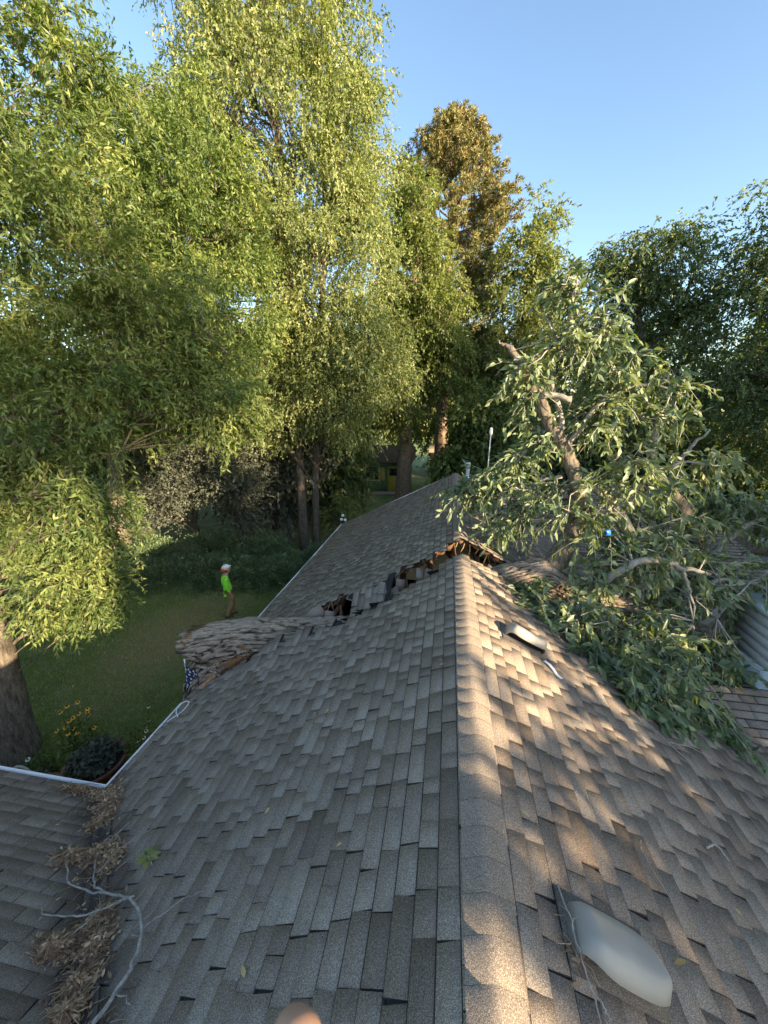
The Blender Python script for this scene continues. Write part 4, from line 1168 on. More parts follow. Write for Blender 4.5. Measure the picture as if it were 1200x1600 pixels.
# dark understory and the wood behind, each tree on its own
UND = [  # x, y, height, crown radius, leaf, label
    (-16.5, 20, 13, 3.8, 'leaf_dark', "dark tree far left behind the two willows"),
    (-12.0, 24, 12, 3.4, 'leaf_dark', "dark tree behind the silvery shrub tree"),
    (-8.2, 22.0, 10.5, 2.6, 'leaf_dark', "dark tree just behind the twin trunks of the tallest tree"),
    (-21, 13, 13, 4.2, 'leaf_dark', "dark tree outside the left edge behind the near willow"),
    (-27, 22, 15, 5.0, 'leaf_dark', "large dark tree far left in the distance"),
    (-17.5, 8.0, 11, 3.4, 'leaf_green', "green tree outside the left edge beside the near willow"),
    (-9.6, 19.0, 7.6, 2.3, 'leaf_grey', "grey-green bushy tree left of the twin trunks"),
    (-7.4, 20.8, 7.0, 1.8, 'leaf_dark', "dark bushy tree right of the twin trunks"),
    (-20, 33, 15, 5.0, 'leaf_dark', "large dark tree in the wood behind the left garden"),
    (-11, 38, 15, 4.8, 'leaf_dark', "dark tree in the wood above the green cottage"),
    (-4.5, 42, 15, 4.8, 'leaf_green', "mid-green tree in the wood behind the green cottage roof"),
    (2.0, 40, 14, 4.2, 'leaf_green', "mid-green tree behind the pine's bare lower trunk"),
    (1.6, 23.5, 8.0, 1.9, 'leaf_green', "sunlit small tree with dark thin stem beyond the roof ridge end"),
    (7.5, 38, 14, 4.4, 'leaf_cotton', "dark tree behind the airy light-green tree"),
    (13, 33, 13, 4.4, 'leaf_cotton', "dark tree behind the open cottonwood"),
    (20, 30, 13, 4.6, 'leaf_cotton', "dark tree in the background at the far right"),
    (5.6, 22.5, 6.8, 2.3, 'leaf_cotton', "dark bushy tree behind the top of the fallen crown"),
    (10.2, 23.5, 6.6, 2.6, 'leaf_cotton', "dark bushy tree below the open cottonwood crown"),
    (14.6, 21.5, 6.2, 2.8, 'leaf_cotton', "dark bushy tree at the right edge behind the shed"),
    (25, 24, 14, 5, 'leaf_cotton', "dark tree outside the right edge behind the broad cottonwood"),
]
for (x, yv, h, r, lf, lb) in UND:
    n = int(70 + 18 * r)
    tree("background_tree", lb, (x, yv, 0),
         [([(x, yv, -.1), (x + .1, yv, h * .3), (x - .1, yv, h * .6), (x, yv, h * .92)], [.05 + .05 * r, .04 + .045 * r, .03 + .03 * r, .03])],
         [((x, yv, h * .78), (r * .72, r * .7, h * .2)), ((x + r * .25, yv - r * .2, h * .52), (r, r * .8, h * .2)), ((x - r * .3, yv - r * .2, h * .40), (r * .95, r * .8, h * .16)), ((x + .2 * r, yv - r * .3, h * .26), (r * .85, r * .7, h * .10))],
         n, 18, .85, 9, .20 + .0035 * yv, .10 + .002 * yv, lf, 'bark_dark', droop=.3, clr=.32 * r ** .7 + .3, main=9, limb_r=.06, group="trees of the wood around the garden", tint_c=.45)
# unseen trees added on the sunset side to shade the garden and the lower roof
SIDE = [
    (19, 1.2, 17.5, 4.6, "tall tree added for shade on the sunset side, out of frame right of the house"),
    (17.5, 9.5, 14.5, 4.8, "tall tree added for shade on the sunset side beside the shed, out of frame right"),
    (24.5, -5.5, 12.5, 3.8, "tree added for shade on the sunset side, out of frame behind the camera"),
    (12.5, -4.9, 7.65, 2.9, "low bushy tree added for shade on the sunset side, out of frame right of the ridge"),
    (13.0, -9.1, 8.5, 2.8, "second low bushy tree added for shade on the sunset side, out of frame behind the camera"),
    (19.5, -3.2, 9.6, 3.8, "tall tree added for shade on the sunset side level with the vents, out of frame right"),
    (30, -1, 15, 5.5, "far tall tree added for shade on the sunset side, out of frame right"),
]
for (x, yv, h, r, lb) in SIDE:
    tree("added_shade_tree", lb, (x, yv, 0),
         [([(x, yv, -.1), (x + .1, yv, h * .3), (x - .1, yv, h * .6), (x, yv, h * .92)], [.05 + .05 * r, .04 + .045 * r, .03 + .03 * r, .03])],
         [((x, yv, h * .78), (r * .72, r * .7, h * .2)), ((x, yv, h * .52), (r, r, h * .22)), ((x, yv, h * .30), (r * .9, r * .9, h * .16))] if x > 14 else
         [((x, yv - 1.9, h * .60), (r * .7, 1.3, h * .36)), ((x, yv, h * .60), (r * .7, 1.3, h * .37)), ((x, yv + 1.9, h * .60), (r * .7, 1.3, h * .36)), ((x, yv, h * .35), (r, r, h * .2))],  # low crowns widened and flattened to cut the sunlight below the ridge
         int((70 + 16 * r) * (2.6 if x < 14 else 1)), 12, .85, 8, .34, .16, 'leaf_cotton', 'bark_dark', droop=.3, clr=.32 * r ** .7 + .35, main=9, limb_r=.06, group="trees of the wood around the garden", tint_c=.45)

tree("added_shade_tree", "tall bare-stemmed tree added for shade on the sunset side, out of frame behind the camera", (20, -12.6, 0),
     [([(20, -12.6, -.1), (20.1, -12.6, 6), (20, -12.5, 12), (20, -12.6, 17)], [.4, .32, .22, .05])],
     [((20, -12.6, 15.6), (3.4, 3.6, 2.0)), ((20.3, -14.5, 15.2), (2.4, 2.4, 1.6))], 90, 12, .85, 8, .30, .15, 'leaf_cotton', 'bark_dark', clr=.7, main=9, limb_r=.06, group="trees of the wood around the garden")  # unseen high crown added to shade the middle of the near willow

# ---- juniper hedge: separate spreading bushes
def juniper(x, yv, r, h, label):
    th = thing("juniper_bush", (x, yv, 0), label, "bush", "juniper bushes along the lawn edge")
    n = int(150 * r)
    a = RNG.uniform(0, 6.283, n); el = RNG.uniform(.1, 1.3, n)
    ln = r * RNG.uniform(.65, 1.1, n)
    d = np.stack([np.cos(a) * np.cos(el), np.sin(a) * np.cos(el), np.sin(el) * h / r], 1)
    nl = 46
    t = np.sqrt(RNG.uniform(.10, 1, (n, nl)))
    P0 = np.array([x, yv, .15])
    ax = P0 + d[:, None, :] * (ln[:, None] * t)[:, :, None] - np.array([0, 0, .32 * r]) * (t ** 2)[:, :, None]
    side = RNG.normal(0, 1, (n, nl, 3)) * .07 * (1.25 - t)[:, :, None] * (1 + r * .5)
    P = ax + side
    D = d[:, None, :] * .8 + unit(side) * .7
    P = P.reshape(-1, 3); P[:, 2] = np.maximum(P[:, 2], .03)
    ct = np.clip(RNG.normal(.45, .2, n), 0, 1)
    ti = np.clip(np.repeat(ct, nl) + RNG.normal(0, .12, n * nl) + .25 * (t.ravel() - .7), 0, 1)
    V, Q, ti = leaves_mesh(P, D.reshape(-1, 3), RNG.uniform(.07, .15, n * nl), RNG.uniform(.018, .036, n * nl), ti)
    tag(obj("foliage", mesh_np("foliage", V - ORG[th], Q, None, ti), M['needle_juniper'], th), kind="stuff")
    g = Geo()
    for k in range(14):
        i = random.randrange(n); q = P0 + d[i] * ln[i] * .75
        g.tube([P0 - np.array([0, 0, .2]), (P0 + q) / 2 + (0, 0, .05), q], [.035, .025, .008], 5)
    build("stems", g, M['bark_dark'], th, True)
for x, yv, r, h, lb in ((-11.2, 12.1, 1.5, 1.25, "juniper bush at the left end of the hedge under the near willow"), (-9.5, 12.5, 1.5, 1.3, "juniper bush second from the left in the hedge"),
                        (-8.0, 12.6, 1.4, 1.25, "juniper bush directly behind the person in lime green"), (-6.4, 12.9, 1.4, 1.2, "feathery juniper bush right of the person, next to the eave"),
                        (-10.3, 14.4, 1.6, 1.7, "taller juniper bush in the back row, under the silvery tree"), (-8.2, 14.8, 1.6, 1.6, "taller juniper bush in the back row, behind the person"),
                        (-5.4, 14.6, 1.3, 1.2, "juniper bush by the foot of the twin trunks"), (-12.8, 13.4, 1.7, 1.5, "juniper bush hidden far left behind the willow leaves")):
    juniper(x, yv, r, h, lb)

# low leafy bushes near the cottage and the trunks
def bush(x, yv, r, h, leaf, label, n=26, L=.11, W=.06, tc=.6):
    th = thing("leafy_bush", (x, yv, 0), label, "bush")
    C = np.array([x, yv, h * .55]) + unit(RNG.normal(0, 1, (n, 3))) * RNG.uniform(.5, 1, (n, 1)) * np.array([r, r, h * .45])
    P, D, Ls, Ws, ti, st, md, en = spray_leaves(C, np.full(n, .22 * r + .08), np.clip(RNG.normal(tc, .15, n), 0, 1), 12, .3, 8, .1, (x, yv, h * .3), L, W)
    P[:, 2] = np.maximum(P[:, 2], .04)
    V, Q, ti = leaves_mesh(P, D, Ls, Ws, ti)
    tag(obj("foliage", mesh_np("foliage", V - ORG[th], Q, None, ti), M[leaf], th), kind="stuff")
    g = Geo()
    for c in C[::2]: g.tube(bez(np.array([x, yv, 0]), np.array([x, yv, h * .4]), c, 4), [.03, .022, .015, .006], 4, cap=False)
    build("stems", g, M['bark_dark'], th)
bush(-5.2, 17.5, .9, 2.6, 'leaf_green', "yellow-green leafy bush right of the twin trunks", 30)
bush(-4.3, 15.9, .6, 1.0, 'leaf_green', "small leafy bush near the far end of the eave", 16)
bush(-10.8, 19.5, 1.2, 2.6, 'leaf_green', "sunlit yellowish bush glimpsed under the silvery tree", 34, tc=.85)
bush(-5.8, 24.5, 1.3, 4.6, 'leaf_green', "small sunlit bush tree hanging before the green cottage", 30, tc=.7)
bush(6.6, 12.6, .9, 2.6, 'leaf_cotton', "dark bush between the rear roof and the shed", 26)
bush(10.5, 9.0, 1.3, 3.0, 'leaf_cotton', "dark bush beside the shed at the right edge", 36)
bush(-2.9, 20, .5, .7, 'leaf_dark', "small round dark shrub on the lawn before the cottage", 12)

# ================================================================== buildings beyond
M['green_wall'] = plain("green_paint", (0.13, 0.26, 0.15), .7, .12, 4)
M['yellow'] = plain("yellow_paint", (0.62, 0.50, 0.10), .6, .08, 4)
M['tan_roof'] = plain("tan_roof", (0.34, 0.28, 0.21), .85, .15, 3)
M['brown_roof'] = shingle_mat("brown_shingle", [(0.0, (0.06, 0.045, 0.035)), (1.0, (0.22, 0.16, 0.11))])
M['glass'] = plain("dark_glass", (0.02, 0.024, 0.026), .08, .1, 3)
cot = thing("green_cottage", (-5.4, 29, 0), "small green cottage with yellow door and shutters beyond the lawn", "house")
def P_(name, c, s, mat, par, R=None):
    g = Geo(); g.box(c, s, R); return build(name, g, M[mat], par)
P_("wall", (-5.4, 30.4, 1.25), (4.4, 2.8, 2.5), 'green_wall', cot)
g = Geo(); g.add([(-7.9, 28.4, 2.45), (-2.9, 28.4, 2.45), (-2.9, 30.4, 3.5), (-7.9, 30.4, 3.5), (-7.9, 32.2, 2.45), (-2.9, 32.2, 2.45), (-7.9, 28.4, 2.35), (-2.9, 28.4, 2.35), (-2.9, 32.2, 2.35), (-7.9, 32.2, 2.35)],
              [(0, 1, 2, 3), (3, 2, 5, 4), (0, 6, 7, 1), (6, 9, 8, 7), (4, 5, 8, 9)], [(0, 3, 4), (1, 5, 2)]); build("roof", g, M['brown_roof'], cot)
w = P_("window", (-6.0, 28.97, 1.45), (1.0, .05, .95), 'glass', cot)
for dx in (-.55, .55): P_("window_frame", (-6.0 + dx, 28.95, 1.45), (.08, .08, 1.05), 'white', w)
P_("window_sill", (-6.0, 28.92, .93), (1.2, .14, .06), 'white', w)
P_("shutter", (-6.8, 28.96, 1.45), (.36, .05, 1.0), 'yellow', cot); P_("shutter", (-5.2, 28.96, 1.45), (.36, .05, 1.0), 'yellow', cot)
d = P_("door", (-4.3, 28.96, 1.02), (.95, .06, 2.04), 'yellow', cot); P_("door_window", (-4.3, 28.92, 1.62), (.68, .03, .56), 'glass', d); P_("door_frame", (-4.84, 28.95, 1.05), (.1, .1, 2.1), 'green_wall', d); P_("door_frame", (-3.76, 28.95, 1.05), (.1, .1, 2.1), 'green_wall', d)
for xx in (-7.5, -3.3): P_("porch_post", (xx, 28.5, 1.2), (.12, .12, 2.4), 'green_wall', cot)
P_("porch_step", (-5.4, 28.5, .07), (4.8, 1.0, .14), 'tan_roof', cot)
# beige roofed building further back
bld = thing("beige_outbuilding", (-.6, 36, 0), "low beige outbuilding glimpsed above the far end of the ridge", "building")
P_("wall", (.4, 37, 1.3), (4.4, 3, 2.6), 'tan_roof', bld)
g = Geo(); g.add([(-2, 35.2, 2.5), (2.8, 35.2, 2.5), (2.8, 37, 3.3), (-2, 37, 3.3), (-2, 38.8, 2.5), (2.8, 38.8, 2.5), (-2, 35.2, 2.38), (2.8, 35.2, 2.38), (2.8, 38.8, 2.38), (-2, 38.8, 2.38)],
              [(0, 1, 2, 3), (3, 2, 5, 4), (0, 6, 7, 1), (6, 9, 8, 7), (4, 5, 8, 9)], [(0, 3, 4), (1, 5, 2)]); build("roof", g, M['tan_roof'], bld)
# shed with lap siding at the right edge
sh = thing("garden_shed", (10.2, 12.8, 0), "shed with pale horizontal siding and brown shingle roof at the right edge", "shed")
P_("wall", (10.4, 14.0, 1.2), (4.6, 2.6, 2.4), 'siding', sh)
for k in range(19):
    g = Geo(); g.box((10.4, 12.67, .08 + k * .155), (4.6 - max(0, k - 15) * .9, .022, .150), Matrix.Rotation(-.09, 3, 'X')); build("siding_board", g, M['siding'], sh)
g = Geo(); g.add([(7.9, 12.4, 2.45), (12.9, 12.4, 2.45), (12.9, 14.0, 3.6), (7.9, 14.0, 3.6), (7.9, 15.6, 2.45), (12.9, 15.6, 2.45), (7.9, 12.4, 2.33), (12.9, 12.4, 2.33), (12.9, 15.6, 2.33), (7.9, 15.6, 2.33)],
              [(0, 1, 2, 3), (3, 2, 5, 4), (0, 6, 7, 1), (6, 9, 8, 7), (4, 5, 8, 9)], [(0, 3, 4), (1, 5, 2)]); build("roof", g, M['brown_roof'], sh)
# white globe lamp on a stake by the trunks
lp = thing("garden_globe", (-4.75, 15.6, 0), "white globe on a thin stake near the twin trunks", "garden light")
g = Geo(); g.tube([(-4.75, 15.6, 0), (-4.75, 15.6, 1.75)], [.015, .015], 6); build("stake", g, M['bark_dark'], lp)
for dx, dzv in ((0, 1.8), (.16, 1.78), (.06, 1.98)):
    g = Geo(); g.lathe([(.001, -.07), (.04, -.058), (.065, -.025), (.07, 0), (.065, .025), (.04, .058), (.001, .07)], (-4.75 + dx, 15.6, dzv), 12); build("globe", g, M['white'], lp, True)

# ================================================================== the person on the lawn
M['lime'] = plain("lime_shirt", (0.22, 0.80, 0.05), .75, .10, 9, bmp=.15)
M['khaki'] = plain("khaki_trousers", (0.25, 0.155, 0.075), .85, .18, 12, bmp=.2)
M['skin'] = plain("skin", (0.42, 0.24, 0.16), .5, .08, 20)
M['helmet'] = plain("helmet_white", (0.80, 0.80, 0.79), .3, .04, 10)
M['orange'] = plain("orange_red_plastic", (0.75, 0.10, 0.035), .35, .08, 10)
M['boot'] = plain("boot_leather", (0.035, 0.03, 0.028), .6, .2, 20)
M['hair'] = plain("dark_hair", (0.03, 0.02, 0.015), .6, .2, 40)
PB = np.array([-7.05, 10.2, 0.0])
person = thing("person", PB, "person in lime green shirt, khaki trousers and white helmet standing on the lawn looking up", "person")
def skin_obj(name, verts, edges, radii, mat, root=0, sub=2, label=None):
    me = bpy.data.meshes.new(name); bm = bmesh.new()
    lay = bm.verts.layers.skin.verify()
    vs = [bm.verts.new(tuple(v)) for v in verts]
    for e in edges: bm.edges.new((vs[e[0]], vs[e[1]]))
    for i, r in enumerate(radii):
        vs[i][lay].radius = (r, r) if not isinstance(r, tuple) else r
        vs[i][lay].use_root = (i == root)
    bm.to_mesh(me); bm.free()
    o = bpy.data.objects.new(name, me); me.materials.append(mat); link(o, person)
    o.modifiers.new("skin", 'SKIN').use_smooth_shade = True
    ss = o.modifiers.new("sub", 'SUBSURF'); ss.levels = sub; ss.render_levels = sub
    if label: o["label"] = label
    return o
# faces +x; his left side is +y
HIP = (.02, 0, .93)
bv = [HIP, (.00, 0, 1.12), (-.05, 0, 1.30), (-.03, 0, 1.43), (.02, 0, 1.51), (.05, 0, 1.58),               # 0-5 spine, neck, head base
      (.04, 0, 1.66), (.03, 0, 1.735),                                                                      # 6,7 head
      (-.03, -.17, 1.40), (-.03, -.215, 1.16), (.05, -.20, .92), (.08, -.195, .85),                          # 8-11 near arm
      (-.03, .17, 1.40), (-.02, .21, 1.15), (.06, .19, .93), (.09, .18, .87),                               # 12-15 far arm
      (.02, -.09, .90), (.10, -.10, .52), (-.10, -.10, .12), (-.06, -.10, .05),                              # 16-19 near leg
      (.02, .09, .90), (.12, .10, .50), (.06, .10, .10), (.12, .10, .05)]                                   # 20-23 far leg
be = [(0, 1), (1, 2), (2, 3), (3, 4), (4, 5), (5, 6), (6, 7), (3, 8), (8, 9), (9, 10), (10, 11), (3, 12), (12, 13), (13, 14), (14, 15), (0, 16), (16, 17), (17, 18), (18, 19), (0, 20), (20, 21), (21, 22), (22, 23)]
br = [.115, .11, .125, .10, .055, .06, .085, .055, .065, .048, .036, .034, .065, .048, .036, .034, .09, .062, .045, .042, .09, .062, .045, .042]
skin_obj("body", bv, be, br, M['skin'])
shirt_v = bv[:4] + [(.0, 0, 1.47)] + [bv[8], bv[9], (.045, -.20, .94), bv[12], bv[13], (.055, .19, .95), (.01, 0, .86)]
skin_obj("shirt", shirt_v, [(0, 1), (1, 2), (2, 3), (3, 4), (3, 5), (5, 6), (6, 7), (3, 8), (8, 9), (9, 10), (0, 11)], [(.15, .135), (.14, .135), (.16, .15), (.13, .12), .07, .088, .068, .052, .088, .068, .052, (.145, .135)], M['lime'], label="bright lime green long-sleeved shirt")
tv = [(.02, 0, .95), bv[16], (.10, -.10, .52), (-.10, -.10, .10), bv[20], (.12, .10, .50), (.06, .10, .09)]
skin_obj("trousers", tv, [(0, 1), (1, 2), (2, 3), (0, 4), (4, 5), (5, 6)], [(.135, .13), .115, .088, .078, .115, .088, .078], M['khaki'])
for (x, yv) in ((-.09, -.10), (.08, .10)):
    skin_obj("boot", [(x - .06, yv, .10), (x - .05, yv, .05), (x + .07, yv, .045), (x + .17, yv, .04)], [(0, 1), (1, 2), (2, 3)], [.055, .05, .048, .035], M['boot'])
# five-fingered hands
for (w_, dr, sd) in (((.08, -.195, .85), (.18, 0, -1), -1), ((.09, .18, .87), (.25, -.1, -1), 1)):
    w_ = np.array(w_); dr = unit(dr); lat = unit(np.cross(dr, (0, 1.0, 0)))
    hv = [w_, w_ + dr * .05]; he = [(0, 1)]; hr = [.03, (.036, .022)]
    for k in range(4):
        b = w_ + dr * .085 + lat * (.028 - .019 * k); L_ = (.07, .08, .075, .058)[k]
        i = len(hv); hv += [b, b + dr * L_ * .5 + np.array([0, -sd * .008, 0]), b + dr * L_ + np.array([0, -sd * .03, 0])]; he += [(1, i), (i, i + 1), (i + 1, i + 2)]; hr += [.011, .009, .008]
    i = len(hv); hv += [w_ + dr * .04 + lat * .042, w_ + dr * .08 + lat * .062]; he += [(0, i), (i, i + 1)]; hr += [.012, .009]
    skin_obj("hand", hv, he, hr, M['skin'], 0, 1)
# head tilted back: helmet, face, ear muffs
hd = np.array(PB) + np.array([.045, 0, 1.655])
RT = np.array(Matrix.Rotation(-math.radians(24), 3, 'Y'))
def head_part(name, pts, faces, mat, smooth=True):
    g = Geo(); g.add(np.asarray(pts) @ RT.T + hd, faces); return build(name, g, M[mat], person, smooth)
def sphere_part(name, c, r, mat, zmin=-1.0, par=person, nu=20, nv=12):
    V = []; 
    for j in range(nv + 1):
        th = math.pi * j / nv
        zc = max(math.cos(th), zmin)
        for i in range(nu):
            ph = 2 * math.pi * i / nu
            V.append((c[0] + r[0] * math.sin(th) * math.cos(ph), c[1] + r[1] * math.sin(th) * math.sin(ph), c[2] + r[2] * zc))
    Q = [(j * nu + i, (j + 1) * nu + i, (j + 1) * nu + (i + 1) % nu, j * nu + (i + 1) % nu) for j in range(nv) for i in range(nu)]
    g = Geo(); g.add(np.array(V) @ RT.T + hd, Q); return build(name, g, M[mat], par, True)
sphere_part("head", (.01, 0, .0), (.098, .078, .122), 'skin')
sphere_part("nose", (.105, 0, -.015), (.018, .014, .024), 'skin')
for s_ in (-1, 1):
    sphere_part("eye", (.088, s_ * .032, .018), (.012, .014, .010), 'hair'); sphere_part("ear", (.0, s_ * .080, .0), (.022, .012, .034), 'skin')
sphere_part("mouth", (.094, 0, -.06), (.010, .026, .007), 'rot')
sphere_part("hair", (-.03, 0, .0), (.085, .082, .10), 'hair')
hm = sphere_part("helmet", (-.005, 0, .055), (.135, .112, .115), 'helmet', -.15)
sphere_part("helmet_brim", (.085, 0, .045), (.085, .085, .016), 'helmet', par=hm)
for s_ in (-1, 1): sphere_part("ear_muff", (-.075, s_ * .095, .05), (.055, .035, .06), 'orange')
sphere_part("helmet_rear_shell", (-.10, 0, .06), (.055, .10, .07), 'orange')
for a in (-.05, .02): sphere_part("helmet_slot", (a, -.103, .085), (.022, .012, .010), 'boot', par=hm)

person.rotation_euler.z = math.radians(35)
# ================================================================== flower pots by the corner
M['terra'] = plain("terracotta", (0.20, 0.085, 0.055), .85, .2, 12)
M['petal'] = plain("orange_yellow_petal", (0.85, 0.42, 0.02), .6, .12, 30)
M['petal_pale'] = plain("pale_petal", (0.78, 0.74, 0.52), .6, .08, 30)
M['basket'] = plain("grey_wicker", (0.22, 0.19, 0.16), .85, .25, 30)
def pot(name, x, yv, r, h, label, mat='terra'):
    th = thing(name, (x, yv, 0), label, "flower pot")
    g = Geo(); g.lathe([(.001, .0), (r * .72, 0), (r * .95, h * .82), (r * 1.06, h * .84), (r * 1.08, h), (r * .98, h), (r * .92, h * .86), (.001, h * .84)], (x, yv, 0), 24); build("bowl", g, M[mat], th, True)
    g = Geo(); g.lathe([(r * .92, h * .86), (r * .5, h * .89), (.001, h * .9)], (x, yv, 0), 18); build("soil", g, M['black'], th)
    return th
pot("flower_pot", -6.35, 4.55, .46, .46, "wide terracotta pot beside the white gutter")
pot("flower_pot", -6.85, 4.0, .26, .40, "small terracotta pot behind the curved handle")
bk = thing("handled_basket", (-7.25, 4.05, 0), "dark basket with a curved grey handle between the flower pots", "basket")
g = Geo(); g.lathe([(.001, 0), (.24, 0), (.30, .3), (.32, .3), (.26, .03), (.001, .03)], (-7.25, 4.05, 0), 20); build("bowl", g, M['basket'], bk, True)
g = Geo(); g.tube([(-7.25 - .3 * math.cos(a), 4.05 + .12 * math.sin(a) * 0, .3 + .42 * math.sin(a)) for a in np.linspace(0, math.pi, 14)], .022, 8); build("handle", g, M['twig'], bk, True)

def flower_plant(x, yv, z0, r, h, nfl, pet, leaf, label, nleaf=900, L=.10, W=.05, spread=.9, pr=.06, tc=.4):
    th = thing("flowering_plant", (x, yv, z0), label, "flowers")
    c = np.array([x, yv, z0])
    P = c + rand_ball(nleaf) * np.array([r, r, h * .42]) + np.array([0, 0, h * .40])
    P[:, 2] = np.maximum(P[:, 2], z0 + .02)
    V, Q, ti = leaves_mesh(P, RNG.normal(0, 1, (nleaf, 3)) + (P - c) * 1.2, RNG.uniform(.7, 1.3, nleaf) * L, RNG.uniform(.7, 1.3, nleaf) * W, np.clip(RNG.normal(tc, .2, nleaf), 0, 1), True)
    tag(obj("leaves", mesh_np("leaves", V - ORG[th], Q, None, ti), M[leaf], th), kind="stuff")
    sg = Geo()
    for k in range(nfl):
        a = RNG.uniform(0, 6.28); rr2 = r * spread * math.sqrt(RNG.uniform(0, 1))
        p = np.array([x + rr2 * math.cos(a), yv + rr2 * math.sin(a), z0 + h * RNG.uniform(.72, 1.12)])
        sg.tube(bez(c, c * .4 + p * .6, p, 5), .006, 4, cap=False)
        fg = Geo(); nrm = unit(np.array([RNG.normal(.1, .35), RNG.normal(-.35, .3), 1])); u = unit(np.cross(nrm, (1, .2, 0))); w2 = np.cross(nrm, u)
        pv = [p + nrm * .008]
        for j in range(22):
            b = j * 2 * math.pi / 22; rad = pr * (1 if j % 2 == 0 else .55)
            pv.append(p + (u * math.cos(b) + w2 * math.sin(b)) * rad + nrm * (-.012 if j % 2 == 0 else 0))
        fg.add(pv, None, [(0, j + 1, (j + 1) % 22 + 1) for j in range(22)])
        fl_ = build("flower", fg, M[pet], th)
        cg = Geo(); cg.lathe([(.001, .022), (.012, .018), (.018, .006), (.018, 0)], p + nrm * .006, 8); build("flower_centre", cg, M['hair'], fl_, True)
    if nfl: build("stems", sg, M['leaf_dark'], th)
flower_plant(-6.95, 4.75, .1, .42, 1.05, 17, 'petal', 'leaf_green', "black-eyed yellow-orange daisies in bloom beside the pots", 420, .11, .04, .95, .046)
flower_plant(-6.35, 4.55, .36, .42, .42, 0, 'petal', 'leaf_grey', "low blue-green leafy plant spilling from the wide pot", 700, .09, .06)
flower_plant(-5.75, 5.05, 0, .36, .95, 5, 'petal_pale', 'leaf_green', "pale cream flowers on a leafy bush next to the gutter", 420, .09, .04, .9, .038)
flower_plant(-7.45, 4.25, 0, .40, .50, 1, 'petal_pale', 'leaf_dark', "dark low plant with faded blooms at the foot of the willow", 420, .10, .05, .8, .05)
flower_plant(-6.6, 3.75, 0, .30, .5, 0, 'petal', 'leaf_green', "bright green foliage under the gutter corner", 320, .09, .05)

# ================================================================== litter and twigs on the roof
def roof_z(x, yv):
    if x > 0: return ZR - S * x + dz(x, yv)
    return max(ZR + S * x + dz(x, yv), ZR - S * (yv + 1.15) if yv > -1.15 and x < -.3 else -9)
def litter_pile(cs, n, label, h=.07):
    g = Geo(); V = []; Qs = []
    for k in range(n):
        cx, cy, rx, ry = cs[RNG.integers(len(cs))]
        a = RNG.uniform(0, 6.28); r = abs(RNG.normal(0, .55)); r = min(r, 1.6)
        x = cx + rx * r * math.cos(a); yv = cy + ry * r * math.sin(a)
        z = roof_z(x, yv) + .022 + h * max(0, 1 - r) * RNG.uniform(0, 1) 
        p = np.array([x, yv, z])
        if RNG.uniform() < .38:
            d = unit(RNG.normal(0, 1, 3) * (1, 1, .1)); L_ = RNG.uniform(.03, .12)
            q = p + d * L_; q[2] = roof_z(q[0], q[1]) + .022 + (p[2] - roof_z(x, yv) - .022) * RNG.uniform(.2, 1); m = (p + q) / 2 + RNG.normal(0, .012, 3)
            g.tube([p, m, q], [.0022, .0021, .0014], 3, tint=RNG.uniform(.1, .95), cap=False)
        else:
            leafgeo(g, p, RNG.normal(0, 1, 3) * (1, 1, .35), RNG.uniform(.02, .055), RNG.uniform(.008, .020), RNG.uniform(.1, 1))
    o = build("leaf_litter", g, M['litter'])
    return tag(o, label, "leaf litter", kind="stuff")
litter_pile([(-3.74, 2.60, .16, .10), (-3.55, 2.45, .14, .12), (-3.42, 2.28, .10, .12), (-4.1, 2.62, .25, .05)], 2600, "dry brown litter heaped at the gutter corner")
litter_pile([(-3.05, 1.92, .15, .13), (-3.25, 1.86, .13, .07), (-2.85, 1.85, .10, .13)], 2000, "dry brown litter heap in the valley below the bare branch", .09)
litter_pile([(-2.52, 1.42, .12, .11), (-2.38, 1.28, .11, .12), (-2.62, 1.25, .13, .07), (-2.28, 1.10, .10, .10), (-2.20, .98, .07, .1)], 3200, "long dry leaf litter heap along the lower valley nearest the camera", .09)
litter_pile([(.40, 1.30, .02, .10), (.385, 1.22, .018, .06)], 90, "little dry litter caught behind the nearest roof vent", .03)
def valley_scatter():
    g = Geo()
    for k in range(420):
        d = RNG.uniform(-.05, 2.4); w_ = RNG.normal(0, .16)
        x = -3.80 + d + (w_ if w_ < 0 else 0); yv = 2.68 - d + (w_ if w_ > 0 else 0)
        p = np.array([x, yv, roof_z(x, yv) + .025])
        if RNG.uniform() < .45:
            q = p + unit(RNG.normal(0, 1, 3) * (1, 1, 0)) * RNG.uniform(.03, .16); q[2] = roof_z(q[0], q[1]) + .025
            g.tube([p, (p + q) / 2 + RNG.normal(0, .008, 3), q], [.002, .0018, .0012], 3, tint=RNG.uniform(.1, 1), cap=False)
        else: leafgeo(g, p, RNG.normal(0, 1, 3) * (1, 1, .15), RNG.uniform(.015, .05), RNG.uniform(.006, .018), RNG.uniform(0, 1))
    tag(build("leaf_litter", g, M['litter']), "thin scatter of dry bits along the whole roof valley", "leaf litter", kind="stuff")
valley_scatter()
def loose_leaves():
    g = Geo()
    for k in range(70):
        x = RNG.uniform(-3.4, 3.2); yv = RNG.uniform(.8, 9)
        if yn(x) - .1 < yv < yf(x) + .1: continue
        leafgeo(g, (x, yv, roof_z(x, yv) + .02), RNG.normal(0, 1, 3) * (1, 1, .1), RNG.uniform(.03, .07), RNG.uniform(.012, .025), RNG.uniform(.4, 1))
    tag(build("loose_leaves", g, M['deadleaf']), "single pale leaves and bits scattered over the shingles", "leaves", kind="stuff")
loose_leaves()

